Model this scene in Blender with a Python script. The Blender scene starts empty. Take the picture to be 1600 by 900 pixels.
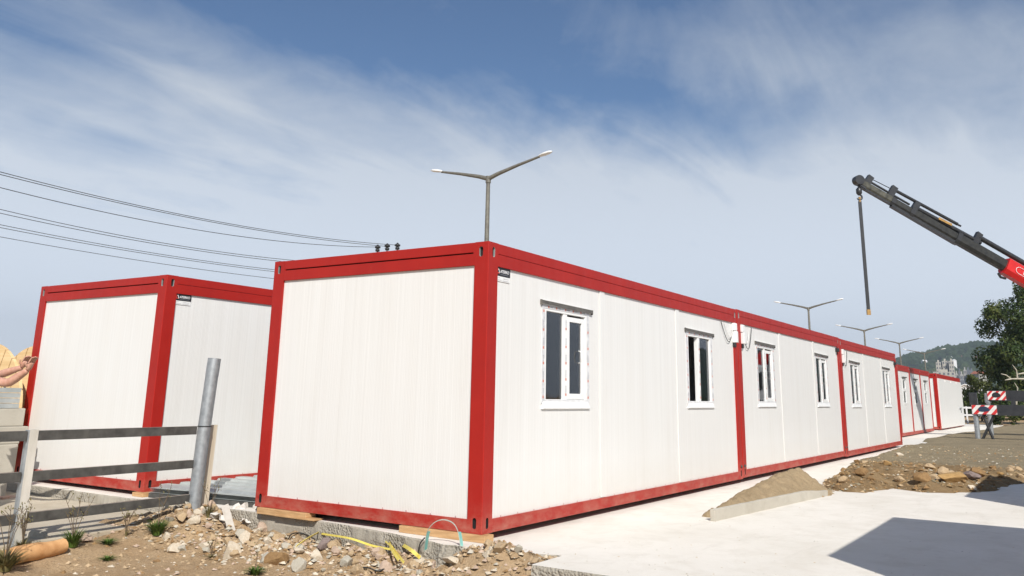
import bpy, bmesh, math, random
from mathutils import Vector, Matrix, noise
R = math.radians
rnd = random.Random(7)
sc = bpy.context.scene
col = sc.collection

# ------------------------------------------------------------------ camera
CAM = Vector((-6.9906, -4.8652, 1.2822))
YAW, PITCH, ROLL, FPX = R(33.3275), R(13.4314), R(1.0957), 1328.34
cy, sy, cp, sp = math.cos(YAW), math.sin(YAW), math.cos(PITCH), math.sin(PITCH)
FWD = Vector((cy*cp, sy*cp, sp)); _r = Vector((sy, -cy, 0)); _u = _r.cross(FWD)
RGT = math.cos(ROLL)*_r + math.sin(ROLL)*_u; UPV = -math.sin(ROLL)*_r + math.cos(ROLL)*_u
cd = bpy.data.cameras.new('camera'); cam = bpy.data.objects.new('camera', cd); col.objects.link(cam)
m = Matrix((RGT, UPV, -FWD)).transposed().to_4x4(); m.translation = CAM
cam.matrix_world = m
cd.sensor_width = 36; cd.lens = FPX/1600*36; cd.shift_y = -150/1600
cd.clip_start = 0.1; cd.clip_end = 20000
sc.camera = cam

def ray(x, y): return FWD + RGT*((x-800)/FPX) + UPV*((300-y)/FPX)
def onz(x, y, z):
    d = ray(x, y); return CAM + d*((z-CAM.z)/d.z)
def at(x, y, dist): return CAM + ray(x, y)*dist

# ------------------------------------------------------------------ materials
def new_mat(name):
    mt = bpy.data.materials.new(name); mt.use_nodes = True
    nt = mt.node_tree; return mt, nt, nt.nodes['Principled BSDF']
def N(nt, t, **kw):
    n = nt.nodes.new(t)
    for k, v in kw.items(): setattr(n, k, v)
    return n
def ramp(nt, stops, fac):
    n = N(nt, 'ShaderNodeValToRGB'); cr = n.color_ramp
    while len(cr.elements) < len(stops): cr.elements.new(.5)
    for e, (p, c) in zip(cr.elements, stops):
        e.position = p; e.color = (c[0], c[1], c[2], 1) if not isinstance(c, (int, float)) else (c, c, c, 1)
    nt.links.new(fac, n.inputs['Fac']); return n.outputs['Color']
def coords(nt, scale=(1, 1, 1)):
    tc = N(nt, 'ShaderNodeTexCoord'); mp = N(nt, 'ShaderNodeMapping')
    mp.inputs['Scale'].default_value = scale
    nt.links.new(tc.outputs['Object'], mp.inputs['Vector']); return mp.outputs['Vector']
def noise_n(nt, vec, scale, detail=6, rough=.6, dist=0):
    n = N(nt, 'ShaderNodeTexNoise'); n.inputs['Scale'].default_value = scale
    n.inputs['Detail'].default_value = detail; n.inputs['Roughness'].default_value = rough
    n.inputs['Distortion'].default_value = dist
    nt.links.new(vec, n.inputs['Vector']); return n.outputs['Fac']
def mixc(nt, fac, a, b, mode='MIX'):
    n = N(nt, 'ShaderNodeMix', data_type='RGBA', blend_type=mode)
    for s, v in ((0, fac), (6, a), (7, b)):
        if hasattr(v, 'is_linked') or hasattr(v, 'links'): nt.links.new(v, n.inputs[s])
        elif isinstance(v, (int, float)): n.inputs[s].default_value = v
        else: n.inputs[s].default_value = (v[0], v[1], v[2], 1)
    return n.outputs[2]
def bump(nt, bs, h, strength, dist=.02):
    b = N(nt, 'ShaderNodeBump'); b.inputs['Strength'].default_value = strength; b.inputs['Distance'].default_value = dist
    nt.links.new(h, b.inputs['Height']); nt.links.new(b.outputs['Normal'], bs.inputs['Normal'])
def simple(name, c1, c2=None, scale=6, rough=.6, metal=0, bs=0, bscale=40, bdist=.01, sc3=(1, 1, 1), lo=.35, hi=.65, spec=.5):
    mt, nt, b = new_mat(name)
    b.inputs['Roughness'].default_value = rough; b.inputs['Metallic'].default_value = metal
    b.inputs['Specular IOR Level'].default_value = spec
    v = coords(nt, sc3)
    c2 = c2 or tuple(x*.86 for x in c1)
    f = noise_n(nt, v, scale)
    nt.links.new(ramp(nt, [(lo, c1), (hi, c2)], f), b.inputs['Base Color'])
    if bs: bump(nt, b, noise_n(nt, v, bscale, 5), bs, bdist)
    return mt
M = {}
def red_paint():
    mt, nt, b = new_mat('red_paint'); v = coords(nt)
    f = noise_n(nt, v, 2.2, 5); g = noise_n(nt, coords(nt, (1, 1, .25)), 9, 6, .7)
    c = ramp(nt, [(.3, (.37, .016, .010)), (.7, (.315, .013, .009))], f)
    c2 = mixc(nt, ramp(nt, [(.58, 0), (.82, .35)], g), c, (.42, .07, .05))
    sz = N(nt, 'ShaderNodeSeparateXYZ'); nt.links.new(v, sz.inputs[0]); mr = N(nt, 'ShaderNodeMapRange'); nt.links.new(sz.outputs['Z'], mr.inputs[0])
    for i, x in ((1, .0), (2, .30), (3, .85), (4, 0)): mr.inputs[i].default_value = x
    dm = N(nt, 'ShaderNodeMath', operation='MULTIPLY'); nt.links.new(mr.outputs[0], dm.inputs[0]); nt.links.new(ramp(nt, [(.40, .05), (.75, .75)], noise_n(nt, coords(nt, (1, 1, 2)), 4, 8, .75)), dm.inputs[1])
    c2 = mixc(nt, dm.outputs[0], c2, (.46, .26, .19))
    ch = ramp(nt, [(.735, 0), (.76, .7)], noise_n(nt, coords(nt, (1, 1, 1.6)), 26, 5, .8))
    c2 = mixc(nt, ch, c2, (.22, .10, .08))
    nt.links.new(c2, b.inputs['Base Color'])
    nt.links.new(ramp(nt, [(.3, .36), (.7, .55)], g), b.inputs['Roughness'])
    b.inputs['Specular IOR Level'].default_value = .25
    bump(nt, b, noise_n(nt, v, 3, 3), .12, .01)
    return mt
M['red'] = red_paint()
def panel_mat():
    mt, nt, b = new_mat('white_sandwich_panel')
    tc = N(nt, 'ShaderNodeTexCoord'); sx = N(nt, 'ShaderNodeSeparateXYZ'); nt.links.new(tc.outputs['Object'], sx.inputs[0])
    ad = N(nt, 'ShaderNodeMath', operation='ADD'); nt.links.new(sx.outputs['X'], ad.inputs[0]); nt.links.new(sx.outputs['Y'], ad.inputs[1])
    mu = N(nt, 'ShaderNodeMath', operation='MULTIPLY'); nt.links.new(ad.outputs[0], mu.inputs[0]); mu.inputs[1].default_value = 2*math.pi/.042
    si = N(nt, 'ShaderNodeMath', operation='SINE'); nt.links.new(mu.outputs[0], si.inputs[0])
    po = N(nt, 'ShaderNodeMath', operation='ABSOLUTE'); nt.links.new(si.outputs[0], po.inputs[0])
    rr = ramp(nt, [(0, 0), (.3, .9), (1, 1)], po.outputs[0])
    g = noise_n(nt, coords(nt, (1, 1, .10)), 5, 5, .65); g2 = noise_n(nt, coords(nt, (14, 14, .05)), 3, 3)
    c = ramp(nt, [(.35, (.75, .745, .72)), (.62, (.73, .72, .69)), (.85, (.66, .645, .605))], g)
    c = mixc(nt, ramp(nt, [(.35, .0), (.75, .55)], g2), c, (.625, .615, .585))  # vertical streaks put the ribs' shading lines into the colour
    sep = N(nt, 'ShaderNodeMapRange'); nt.links.new(sx.outputs['Z'], sep.inputs[0])
    for i, x in ((1, .15), (2, .55), (3, .5), (4, 0)): sep.inputs[i].default_value = x
    dm = N(nt, 'ShaderNodeMath', operation='MULTIPLY'); nt.links.new(sep.outputs[0], dm.inputs[0]); nt.links.new(noise_n(nt, coords(nt), 7, 6, .7), dm.inputs[1])
    c = mixc(nt, dm.outputs[0], c, (.58, .53, .45))
    nt.links.new(c, b.inputs['Base Color'])
    b.inputs['Roughness'].default_value = .42; b.inputs['Specular IOR Level'].default_value = .35
    bump(nt, b, rr, .38, .006)
    return mt
M['panel'] = panel_mat()
M['white_trim'] = simple('white_trim', (.78, .77, .74), (.72, .71, .68), 4, .4)
M['pvc'] = simple('white_pvc', (.82, .82, .80), (.76, .76, .74), 8, .3)
M['film'] = simple('film_strip', (.72, .72, .72), (.52, .52, .53), 16, .35)
M['cap'] = simple('drip_cap_shade', (.13, .12, .105), (.07, .065, .058), 10, .5, .0)  # dark tone puts the shade at the window head into the cap colour
M['black'] = simple('black_plastic', (.012, .012, .013), (.02, .02, .021), 8, .45)
M['hole'] = simple('dark_recess', (.008, .007, .007), (.012, .010, .010), 8, .9)
M['film_red'] = simple('film_red', (.60, .20, .13), None, 8, .5)
M['film_grey'] = simple('film_grey', (.40, .40, .41), None, 8, .5)
M['white_ink'] = simple('white_lettering', (.85, .85, .85), (.8, .8, .8), 6, .5)
M['grey_ink'] = simple('grey_lettering', (.62, .62, .62), None, 6, .5)
M['logo_red'] = simple('emblem_red', (.62, .06, .035), None, 6, .5)
M['galv'] = simple('galvanised_steel', (.40, .42, .43), (.28, .30, .31), 14, .45, .55, .15, 30, .003)
M['galv_sheet'] = simple('galvanised_sheet', (.50, .53, .52), (.38, .41, .40), 5, .4, .5)
M['dark_steel'] = simple('dark_weathered_steel', (.10, .098, .088), (.052, .05, .046), 9, .6, .1, .2, 40, .003)
M['pale_edge'] = simple('pale_rail_edge', (.30, .25, .20), (.17, .13, .10), 14, .7, .1)
M['white_post'] = simple('whitewashed_post', (.64, .61, .54), (.48, .45, .38), 9, .65, 0, .2, 30, .004, (1, 1, .3))
M['wood'] = simple('sawn_timber', (.56, .35, .17), (.40, .23, .10), 5, .7, 0, .3, 20, .004, (1, 1, 9))
M['wood_y'] = simple('fresh_softwood', (.74, .54, .29), (.62, .42, .20), 4, .7, 0, .3, 14, .006, (1, .25, 6))
M['wood_white'] = simple('pale_board', (.66, .58, .46), (.52, .44, .33), 5, .7, 0, .2, 20, .003, (3, 3, .3))
M['log'] = simple('orange_log_wood', (.66, .38, .17), (.45, .22, .08), 6, .7, 0, .4, 16, .006, (1, 1, 1))
M['skin'] = simple('skin', (.58, .33, .24), (.48, .24, .165), 18, .5)
M['shirt'] = simple('dark_cloth', (.04, .045, .06), (.025, .03, .04), 20, .9, 0, .2, 60, .004)
M['jeans'] = simple('blue_cloth', (.06, .08, .14), (.03, .04, .08), 20, .9, 0, .2, 60, .004)
M['hair'] = simple('dark_hair', (.02, .014, .01), None, 40, .6)
M['yellow'] = simple('yellow_strap', (.80, .68, .16), (.70, .56, .10), 12, .45)
M['hoop'] = simple('grey_green_band', (.42, .46, .40), (.30, .36, .32), 12, .4)
M['teal'] = simple('teal_film', (.22, .47, .42), (.15, .36, .33), 10, .4)
M['cable'] = simple('black_cable', (.018, .018, .017), (.03, .03, .028), 10, .5)
M['sky_white'] = simple('lamp_white', (.80, .80, .78), (.72, .72, .70), 6, .35)
M['lamp_steel'] = simple('lamp_pole_steel', (.20, .19, .155), (.13, .12, .10), 7, .6, .2)
M['crane_black'] = simple('crane_black', (.020, .021, .024), (.035, .036, .038), 6, .4)
M['crane_grey'] = simple('crane_grey', (.032, .032, .028), (.013, .014, .014), 7, .5, .1)
M['crane_olive'] = simple('crane_olive', (.095, .092, .07), (.035, .035, .028), 5, .5, .1)
M['crane_red'] = simple('crane_red', (.58, .016, .014), (.50, .012, .012), 4, .35)
M['brass'] = simple('ochre_end', (.42, .25, .07), (.3, .17, .05), 8, .5)
M['rubber'] = simple('rubber', (.02, .02, .02), (.03, .03, .03), 20, .8)
M['cab_white'] = simple('truck_white', (.7, .7, .7), None, 4, .35)
M['sign_red'] = simple('sign_red', (.58, .03, .03), None, 8, .45)
M['sign_white'] = simple('sign_white', (.75, .72, .68), None, 8, .45)
M['sign_blue'] = simple('dark_blue_blot', (.02, .035, .07), None, 8, .5)
M['bark'] = simple('bark', (.12, .09, .06), (.06, .045, .03), 8, .9, 0, .6, 20, .02)
M['dry_stem'] = simple('dry_stem', (.16, .12, .07), (.10, .07, .045), 20, .9)
M['tower'] = simple('pale_tower_concrete', (.50, .46, .38), (.40, .37, .31), .2, .9)
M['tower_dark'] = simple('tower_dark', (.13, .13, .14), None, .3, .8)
M['town'] = simple('town_wall', (.42, .40, .36), (.30, .29, .28), .15, .9)
M['town_dark'] = simple('town_grey', (.17, .18, .20), (.12, .13, .15), .2, .9)
M['town_roof'] = simple('terracotta_roof', (.34, .11, .06), None, .4, .9)
M['house_white'] = simple('house_white', (.80, .79, .77), (.76, .75, .73), 1, .8)
M['brick'] = simple('broken_brick', (.38, .20, .13), (.5, .42, .36), 8, .9, 0, .5, 30, .01)
M['floor_grey'] = simple('cabin_floor', (.20, .19, .18), None, 3, .6)
M['paper'] = simple('white_offcut', (.66, .63, .58), (.52, .47, .40), 7, .8, 0, .5, 12, .02)
M['glass_film'] = simple('reveal', (.5, .5, .48), None, 6, .5)

def glass_mat():
    mt, nt, b = new_mat('window_glass'); out = nt.nodes['Material Output']
    tr = N(nt, 'ShaderNodeBsdfTransparent'); tr.inputs['Color'].default_value = (.62, .66, .64, 1)
    gl = N(nt, 'ShaderNodeBsdfGlossy'); gl.inputs['Roughness'].default_value = .03
    gl.inputs['Color'].default_value = (.9, .92, .95, 1)
    fr = N(nt, 'ShaderNodeFresnel'); fr.inputs['IOR'].default_value = 1.95
    tcv = coords(nt); bp = N(nt, 'ShaderNodeBump'); bp.inputs['Strength'].default_value = .12; bp.inputs['Distance'].default_value = .01
    nt.links.new(noise_n(nt, tcv, 2.5, 2), bp.inputs['Height'])
    nt.links.new(bp.outputs['Normal'], gl.inputs['Normal'])
    mx = N(nt, 'ShaderNodeMixShader'); nt.links.new(fr.outputs[0], mx.inputs[0]); nt.links.new(tr.outputs[0], mx.inputs[1]); nt.links.new(gl.outputs[0], mx.inputs[2])
    nt.links.new(mx.outputs[0], out.inputs['Surface']); return mt
M['glass'] = glass_mat()

def concrete(name, c1, c2, stain, rough_bump=.25, pit=0):
    mt, nt, b = new_mat(name); v = coords(nt)
    big = noise_n(nt, v, .55, 8, .62, .6); med = noise_n(nt, v, 3.1, 8, .7, .3); fine = noise_n(nt, v, 38, 6, .75)
    c = ramp(nt, [(.32, c2), (.60, c1)], big)
    c = mixc(nt, ramp(nt, [(.48, 0), (.76, .55)], med), c, stain)
    c = mixc(nt, ramp(nt, [(.56, 0), (.74, .38)], noise_n(nt, coords(nt, (.35, 1.6, 1)), 1.4, 8, .7, .5)), c, tuple(x*.85 for x in stain))
    c = mixc(nt, ramp(nt, [(.60, 0), (.75, .5)], fine), c, tuple(x*.6 for x in stain))
    nt.links.new(c, b.inputs['Base Color']); b.inputs['Roughness'].default_value = .92
    h = N(nt, 'ShaderNodeMath', operation='ADD'); nt.links.new(med, h.inputs[0]); nt.links.new(fine, h.inputs[1])
    hh = h.outputs[0]
    if pit:
        vo = N(nt, 'ShaderNodeTexVoronoi'); vo.inputs['Scale'].default_value = 42; nt.links.new(v, vo.inputs['Vector'])
        ms = ramp(nt, [(.42, 0), (.55, 1)], noise_n(nt, v, 2.0, 3))
        mm = N(nt, 'ShaderNodeMath', operation='MULTIPLY'); nt.links.new(vo.outputs['Distance'], mm.inputs[0]); nt.links.new(ms, mm.inputs[1])
        h2 = N(nt, 'ShaderNodeMath', operation='MULTIPLY_ADD'); nt.links.new(mm.outputs[0], h2.inputs[0]); h2.inputs[1].default_value = -pit; nt.links.new(hh, h2.inputs[2]); hh = h2.outputs[0]
    bump(nt, b, hh, rough_bump, .012)
    return mt
M['slab'] = concrete('pale_concrete', (.73, .69, .62), (.66, .62, .545), (.54, .49, .405), .22)
M['slab_edge'] = concrete('rough_concrete_edge', (.37, .335, .275), (.29, .26, .205), (.22, .19, .145), .7, 3)
M['apron'] = concrete('dusty_concrete', (.50, .44, .34), (.40, .34, .25), (.32, .26, .18), .35)
M['kerb'] = concrete('kerb_concrete', (.47, .435, .365), (.40, .365, .30), (.31, .275, .215), .4)
M['block'] = concrete('grey_concrete_block', (.46, .43, .36), (.38, .35, .29), (.28, .25, .2), .4)

def dirt(name, c1, c2, c3, bs=.8, scale=1.0):
    mt, nt, b = new_mat(name); v = coords(nt)
    big = noise_n(nt, v, .8*scale, 8, .65, .4); med = noise_n(nt, v, 7*scale, 8, .7); fine = noise_n(nt, v, 45*scale, 6, .75)
    c = ramp(nt, [(.36, c1), (.62, c2)], big)
    c = mixc(nt, ramp(nt, [(.45, 0), (.72, .75)], med), c, c3)
    c = mixc(nt, ramp(nt, [(.50, 0), (.68, .7)], fine), c, tuple(x*.45 for x in c1))
    nt.links.new(c, b.inputs['Base Color']); b.inputs['Roughness'].default_value = 1; b.inputs['Specular IOR Level'].default_value = .1
    h = N(nt, 'ShaderNodeMath', operation='ADD'); nt.links.new(med, h.inputs[0]); nt.links.new(fine, h.inputs[1])
    bump(nt, b, h.outputs[0], bs, .03/scale)
    return mt
M['dirt'] = dirt('tan_dirt', (.37, .25, .14), (.46, .325, .19), (.52, .385, .245))
M['gravel'] = dirt('olive_gravel', (.255, .22, .145), (.30, .255, .17), (.36, .29, .19), .9)
M['bank'] = dirt('orange_brown_soil', (.30, .19, .085), (.36, .24, .12), (.40, .31, .19), 1)
M['sand'] = dirt('building_sand', (.33, .245, .145), (.37, .275, .165), (.41, .32, .20), 1.0, 2)

def gravel_field():
    mt = dirt('gravel_bank', (.225, .185, .12), (.30, .245, .155), (.37, .30, .195), 1.0)
    nt = mt.node_tree; b = nt.nodes['Principled BSDF']
    src = b.inputs['Base Color'].links[0].from_socket
    v = coords(nt); sx = N(nt, 'ShaderNodeSeparateXYZ'); nt.links.new(v, sx.inputs[0])
    mr = N(nt, 'ShaderNodeMapRange'); nt.links.new(sx.outputs['X'], mr.inputs[0])
    for i, x in ((1, 8.5), (2, 15.5), (3, 1), (4, 0)): mr.inputs[i].default_value = x
    ad = N(nt, 'ShaderNodeMath', operation='MULTIPLY_ADD'); nt.links.new(noise_n(nt, v, .9, 7, .7), ad.inputs[0]); ad.inputs[1].default_value = 1.3; nt.links.new(mr.outputs[0], ad.inputs[2])
    f = ramp(nt, [(.80, 0), (1.0, 1)], ad.outputs[0])
    f2 = N(nt, 'ShaderNodeMath', operation='SUBTRACT'); nt.links.new(ad.outputs[0], f2.inputs[0]); f2.inputs[1].default_value = .55
    f = ramp(nt, [(.28, 0), (.62, 1)], f2.outputs[0])
    brown = ramp(nt, [(.35, (.20, .13, .065)), (.6, (.31, .215, .115)), (.75, (.42, .34, .23))], noise_n(nt, v, 3.5, 8, .7))
    nt.links.new(mixc(nt, f, src, brown), b.inputs['Base Color'])
    return mt
M['gravel_bank'] = gravel_field()
def rock_mat(name, c1, c2):
    mt, nt, b = new_mat(name); v = coords(nt)
    f = noise_n(nt, v, 4, 8, .7); g = noise_n(nt, v, 24, 6, .7)
    c = ramp(nt, [(.35, c1), (.65, c2)], f)
    c = mixc(nt, ramp(nt, [(.52, 0), (.7, .5)], g), c, tuple(x*.55 for x in c2))
    nt.links.new(c, b.inputs['Base Color']); b.inputs['Roughness'].default_value = .95; b.inputs['Specular IOR Level'].default_value = .2
    bump(nt, b, g, .6, .015); return mt
M['rock_white'] = rock_mat('chalky_stone', (.64, .57, .46), (.52, .43, .31))
M['rock_tan'] = rock_mat('tan_stone', (.50, .38, .24), (.40, .28, .16))
M['rock_pink'] = rock_mat('pinkish_stone', (.54, .41, .31), (.42, .31, .23))
M['rock_brown'] = rock_mat('brown_stone', (.32, .20, .09), (.22, .13, .06))
M['rock_grey'] = rock_mat('grey_stone', (.50, .46, .38), (.40, .36, .28))
M['rock_ochre'] = rock_mat('ochre_stone', (.44, .28, .12), (.33, .20, .08))
M['rock_purple'] = rock_mat('purplish_stone', (.27, .21, .19), (.2, .155, .14))

def leaf_mat(name, c1, c2, c3, sc_=.8):
    mt, nt, b = new_mat(name)
    f = noise_n(nt, coords(nt), sc_, 4, .6)
    c = ramp(nt, [(.3, c1), (.5, c2), (.72, c3)], f)
    nt.links.new(c, b.inputs['Base Color']); b.inputs['Roughness'].default_value = .6; b.inputs['Specular IOR Level'].default_value = .3
    out = nt.nodes['Material Output']; tl = N(nt, 'ShaderNodeBsdfTranslucent'); nt.links.new(c, tl.inputs['Color'])
    mx = N(nt, 'ShaderNodeMixShader'); mx.inputs[0].default_value = .25
    nt.links.new(b.outputs[0], mx.inputs[1]); nt.links.new(tl.outputs[0], mx.inputs[2]); nt.links.new(mx.outputs[0], out.inputs['Surface'])
    return mt
M['leaf'] = leaf_mat('tree_leaf', (.022, .045, .012), (.045, .075, .018), (.10, .12, .022), .6)
M['leaf_b'] = leaf_mat('bright_leaf', (.06, .09, .02), (.10, .12, .03), (.15, .15, .04), .6)
M['weed'] = leaf_mat('weed_green', (.05, .09, .015), (.09, .15, .025), (.14, .19, .05), 9)
M['weed_dry'] = leaf_mat('weed_dry', (.14, .12, .05), (.20, .17, .07), (.12, .13, .04), 9)
def forest_mat():
    mt, nt, b = new_mat('wooded_hillside'); v = coords(nt)
    big = noise_n(nt, v, .0045, 6, .6); f = noise_n(nt, v, .05, 8, .75)
    c = ramp(nt, [(.36, (.030, .052, .020)), (.52, (.055, .085, .030)), (.66, (.115, .125, .05))], big)
    c = mixc(nt, ramp(nt, [(.42, .0), (.65, .6)], f), c, (.018, .034, .014))
    nt.links.new(c, b.inputs['Base Color']); b.inputs['Roughness'].default_value = 1; b.inputs['Specular IOR Level'].default_value = 0
    bump(nt, b, f, 1, 8); return mt
M['forest'] = forest_mat()

# ------------------------------------------------------------------ mesh builder
class MB:
    def __init__(s): s.v = []; s.f = []; s.mi = []; s.sm = []; s.cur = 0; s.smooth = False
    def add(s, vs, fs):
        o = len(s.v); s.v += [tuple(x) for x in vs]
        for f in fs: s.f.append([i+o for i in f]); s.mi.append(s.cur); s.sm.append(s.smooth)
    def hexa(s, c):   # 8 corners: bottom ring 0-3 ccw from above, top ring 4-7
        s.add(c, [(0, 3, 2, 1), (4, 5, 6, 7), (0, 1, 5, 4), (1, 2, 6, 5), (2, 3, 7, 6), (3, 0, 4, 7)])
    def box(s, x0, x1, y0, y1, z0, z1):
        s.hexa([(x0, y0, z0), (x1, y0, z0), (x1, y1, z0), (x0, y1, z0), (x0, y0, z1), (x1, y0, z1), (x1, y1, z1), (x0, y1, z1)])
    def beam(s, a, b, w, h, up=(0, 0, 1)):
        a, b = Vector(a), Vector(b); d = (b-a).normalized(); u = Vector(up)
        sd = d.cross(u).normalized(); u2 = sd.cross(d).normalized(); sd *= w/2; u2 *= h/2
        s.hexa([a+sd-u2, b+sd-u2, b-sd-u2, a-sd-u2, a+sd+u2, b+sd+u2, b-sd+u2, a-sd+u2])
    def tube(s, pts, rs, n=8, cap=True):
        pts = [Vector(p) for p in pts]
        if isinstance(rs, (int, float)): rs = [rs]*len(pts)
        rings = []; prev = None
        for i, p in enumerate(pts):
            d = (pts[min(i+1, len(pts)-1)]-pts[max(i-1, 0)]).normalized()
            a = prev if prev is not None else (Vector((0, 0, 1)) if abs(d.z) < .9 else Vector((1, 0, 0)))
            a = (a-d*a.dot(d))
            if a.length < 1e-6: a = d.orthogonal()
            a.normalize(); prev = a; bb = d.cross(a)
            rings.append([p+(a*math.cos(2*math.pi*k/n)+bb*math.sin(2*math.pi*k/n))*rs[i] for k in range(n)])
        vs = [q for r in rings for q in r]; fs = []
        for i in range(len(pts)-1):
            for k in range(n):
                fs.append((i*n+k, i*n+(k+1) % n, (i+1)*n+(k+1) % n, (i+1)*n+k))
        sm = s.smooth; s.smooth = True; s.add(vs, fs); s.smooth = False
        if cap:
            s.add(rings[0], [tuple(range(n))[::-1]]); s.add(rings[-1], [tuple(range(n))])
        s.smooth = sm
    def ribbon(s, pts, w, th=.004, side=None):
        pts = [Vector(p) for p in pts]; L = []
        for i, p in enumerate(pts):
            d = (pts[min(i+1, len(pts)-1)]-pts[max(i-1, 0)]).normalized()
            sd = Vector(side) if side else d.cross(Vector((0, 0, 1))).normalized()
            nn = sd.cross(d).normalized()*th/2; sd = sd*w/2
            L.append([p+sd-nn, p-sd-nn, p-sd+nn, p+sd+nn])
        vs = [q for r in L for q in r]; fs = [(0, 1, 2, 3)]; n = len(pts)
        for i in range(n-1):
            for k in range(4): fs.append((i*4+k, (i+1)*4+k, (i+1)*4+(k+1) % 4, i*4+(k+1) % 4))
        fs.append(((n-1)*4+3, (n-1)*4+2, (n-1)*4+1, (n-1)*4)); s.add(vs, fs)
    def prism(s, poly, z0, z1):
        n = len(poly); s.add([(x, y, z0) for x, y in poly]+[(x, y, z1) for x, y in poly],
            [tuple(range(n))[::-1], tuple(range(n, 2*n))]+[(i, (i+1) % n, n+(i+1) % n, n+i) for i in range(n)])
    def build(s, name, mats, parent=None, bevel=0, fixn=True):
        me = bpy.data.meshes.new(name); me.from_pydata(s.v, [], s.f)
        for mt in (mats if isinstance(mats, (list, tuple)) else [mats]): me.materials.append(mt)
        me.polygons.foreach_set('material_index', s.mi); me.polygons.foreach_set('use_smooth', s.sm)
        if bevel or fixn:
            bm = bmesh.new(); bm.from_mesh(me)
            if bevel:
                bmesh.ops.remove_doubles(bm, verts=bm.verts, dist=1e-5)
                bmesh.ops.bevel(bm, geom=[e for e in bm.edges if len(e.link_faces) == 2 and e.calc_face_angle(0) > .6], offset=bevel, segments=2, profile=.6, affect='EDGES', clamp_overlap=True)
            if fixn: bmesh.ops.recalc_face_normals(bm, faces=bm.faces)
            bm.to_mesh(me); bm.free()
        me.update()
        return link(name, me, parent)
def link(name, me, parent=None):
    o = bpy.data.objects.new(name, me); col.objects.link(o)
    if parent: o.parent = parent
    return o
def tag(o, label=None, cat=None, group=None, kind=None):
    for k, v in (('label', label), ('category', cat), ('group', group), ('kind', kind)):
        if v: o[k] = v
    return o
def thing(name, label, cat, loc=(0, 0, 0), rz=0, group=None):
    o = bpy.data.objects.new(name, None); col.objects.link(o); o.location = loc; o.rotation_euler = (0, 0, rz)
    o.empty_display_size = .1
    return tag(o, label, cat, group)
def copy_tree(o, parent=None):
    c = o.copy(); col.objects.link(c)
    if parent: c.parent = parent
    for ch in list(o.children): copy_tree(ch, c)
    return c
def text_mesh(body, size, shear=0, offset=0):
    cu = bpy.data.curves.new('lettering', 'FONT'); cu.body = body; cu.size = size; cu.shear = shear; cu.offset = offset
    cu.align_x = 'LEFT'; ob = bpy.data.objects.new('lettering', cu); col.objects.link(ob)
    bpy.context.view_layer.update()
    me = bpy.data.meshes.new_from_object(ob.evaluated_get(bpy.context.evaluated_depsgraph_get()))
    bpy.data.objects.remove(ob); return me

# ------------------------------------------------------------------ terrain
def fbm(x, y, s, seed=0, oct=4):
    return noise.fractal(Vector((x*s, y*s, seed*7.3)), 1.0, 2.0, oct)
def smooth(a, b, x):
    t = max(0, min(1, (x-a)/(b-a))); return t*t*(3-2*t)
SLAB_Z = -.068
def gz(x, y):
    z = -.345
    near = smooth(-9, -4, x)*(1-smooth(1, 3, x))
    rub = smooth(-1.5, -.45, x)*(1-smooth(4.3, 5.0, y))*smooth(-1.3, -.4, y)
    z += rub*.075*(1-smooth(.3, .8, x))
    z += .02*fbm(x, y, .9, 1) + near*(.022*fbm(x, y, 3, 2) + .012*fbm(x, y, 11, 6, 4)*(1-smooth(-.1, .1, x)) + rub*.075*fbm(x, y, 5.5, 3, 5))
    z += .05*math.exp(-((x+.45)**2/.12+(y-3.85)**2/.1))+.05*math.exp(-((x+.35)**2/.06+(y+.35)**2/.08))
    z += .13*smooth(3.0, 3.75, y)*near*(1-smooth(4.4, 5, y))
    z += .06*math.exp(-((x+.24)**2/.04+(y-3.78)**2/.03))
    z += rub*.06*max(0, fbm(x, y, 1.4, 17, 3))+.05*math.exp(-((x+.35)**2/.07+(y-3.0)**2/.25))
    z += .20*smooth(-.62, -.42, x)*smooth(-1.05, -.85, y)*(1-smooth(-.3, .15, y))*(1-smooth(-.24, -.17, x))
    far = smooth(22, 30, x)*1.0
    z = z*(1-far)+far*(-.09+.03*fbm(x, y, .3, 5))
    d = math.hypot(x, y)
    return z
def axis(a0, a1, st, outs):
    L = []; x = a0
    while x < a1-1e-6: L.append(x); x += st
    L.append(a1); return L
xs = [-4000, -1500, -500, -200, -80, -40, -25, -16, -11, -8.5, -7, -6, -5, -4.2]+axis(-3.6, .5, .055, 0)+axis(.9, 30, .7, 0)+[33, 37, 42, 48, 55, 63, 75, 95, 130, 200, 350, 700, 1500, 4000]
ys = [-4000, -1500, -500, -200, -80, -40, -25, -16, -11, -8, -6, -4.5, -3.5, -2.6]+axis(-2.0, 5.2, .055, 0)+axis(5.6, 14, .6, 0)+[16, 19, 23, 30, 40, 60, 100, 200, 500, 1500, 4000]
g = MB(); g.smooth = True
g.add([(x, y, gz(x, y)) for x in xs for y in ys], [(i*len(ys)+j, (i+1)*len(ys)+j, (i+1)*len(ys)+j+1, i*len(ys)+j+1) for i in range(len(xs)-1) for j in range(len(ys)-1)])
tag(g.build('ground', M['dirt'], fixn=False), kind='structure')
def ground_hit(px, py):
    d = ray(px, py); t = 4.0
    while t < 60:
        p = CAM+d*t
        if p.z <= gz(p.x, p.y): return Vector((p.x, p.y, gz(p.x, p.y)))
        t += .02
    return p

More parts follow.
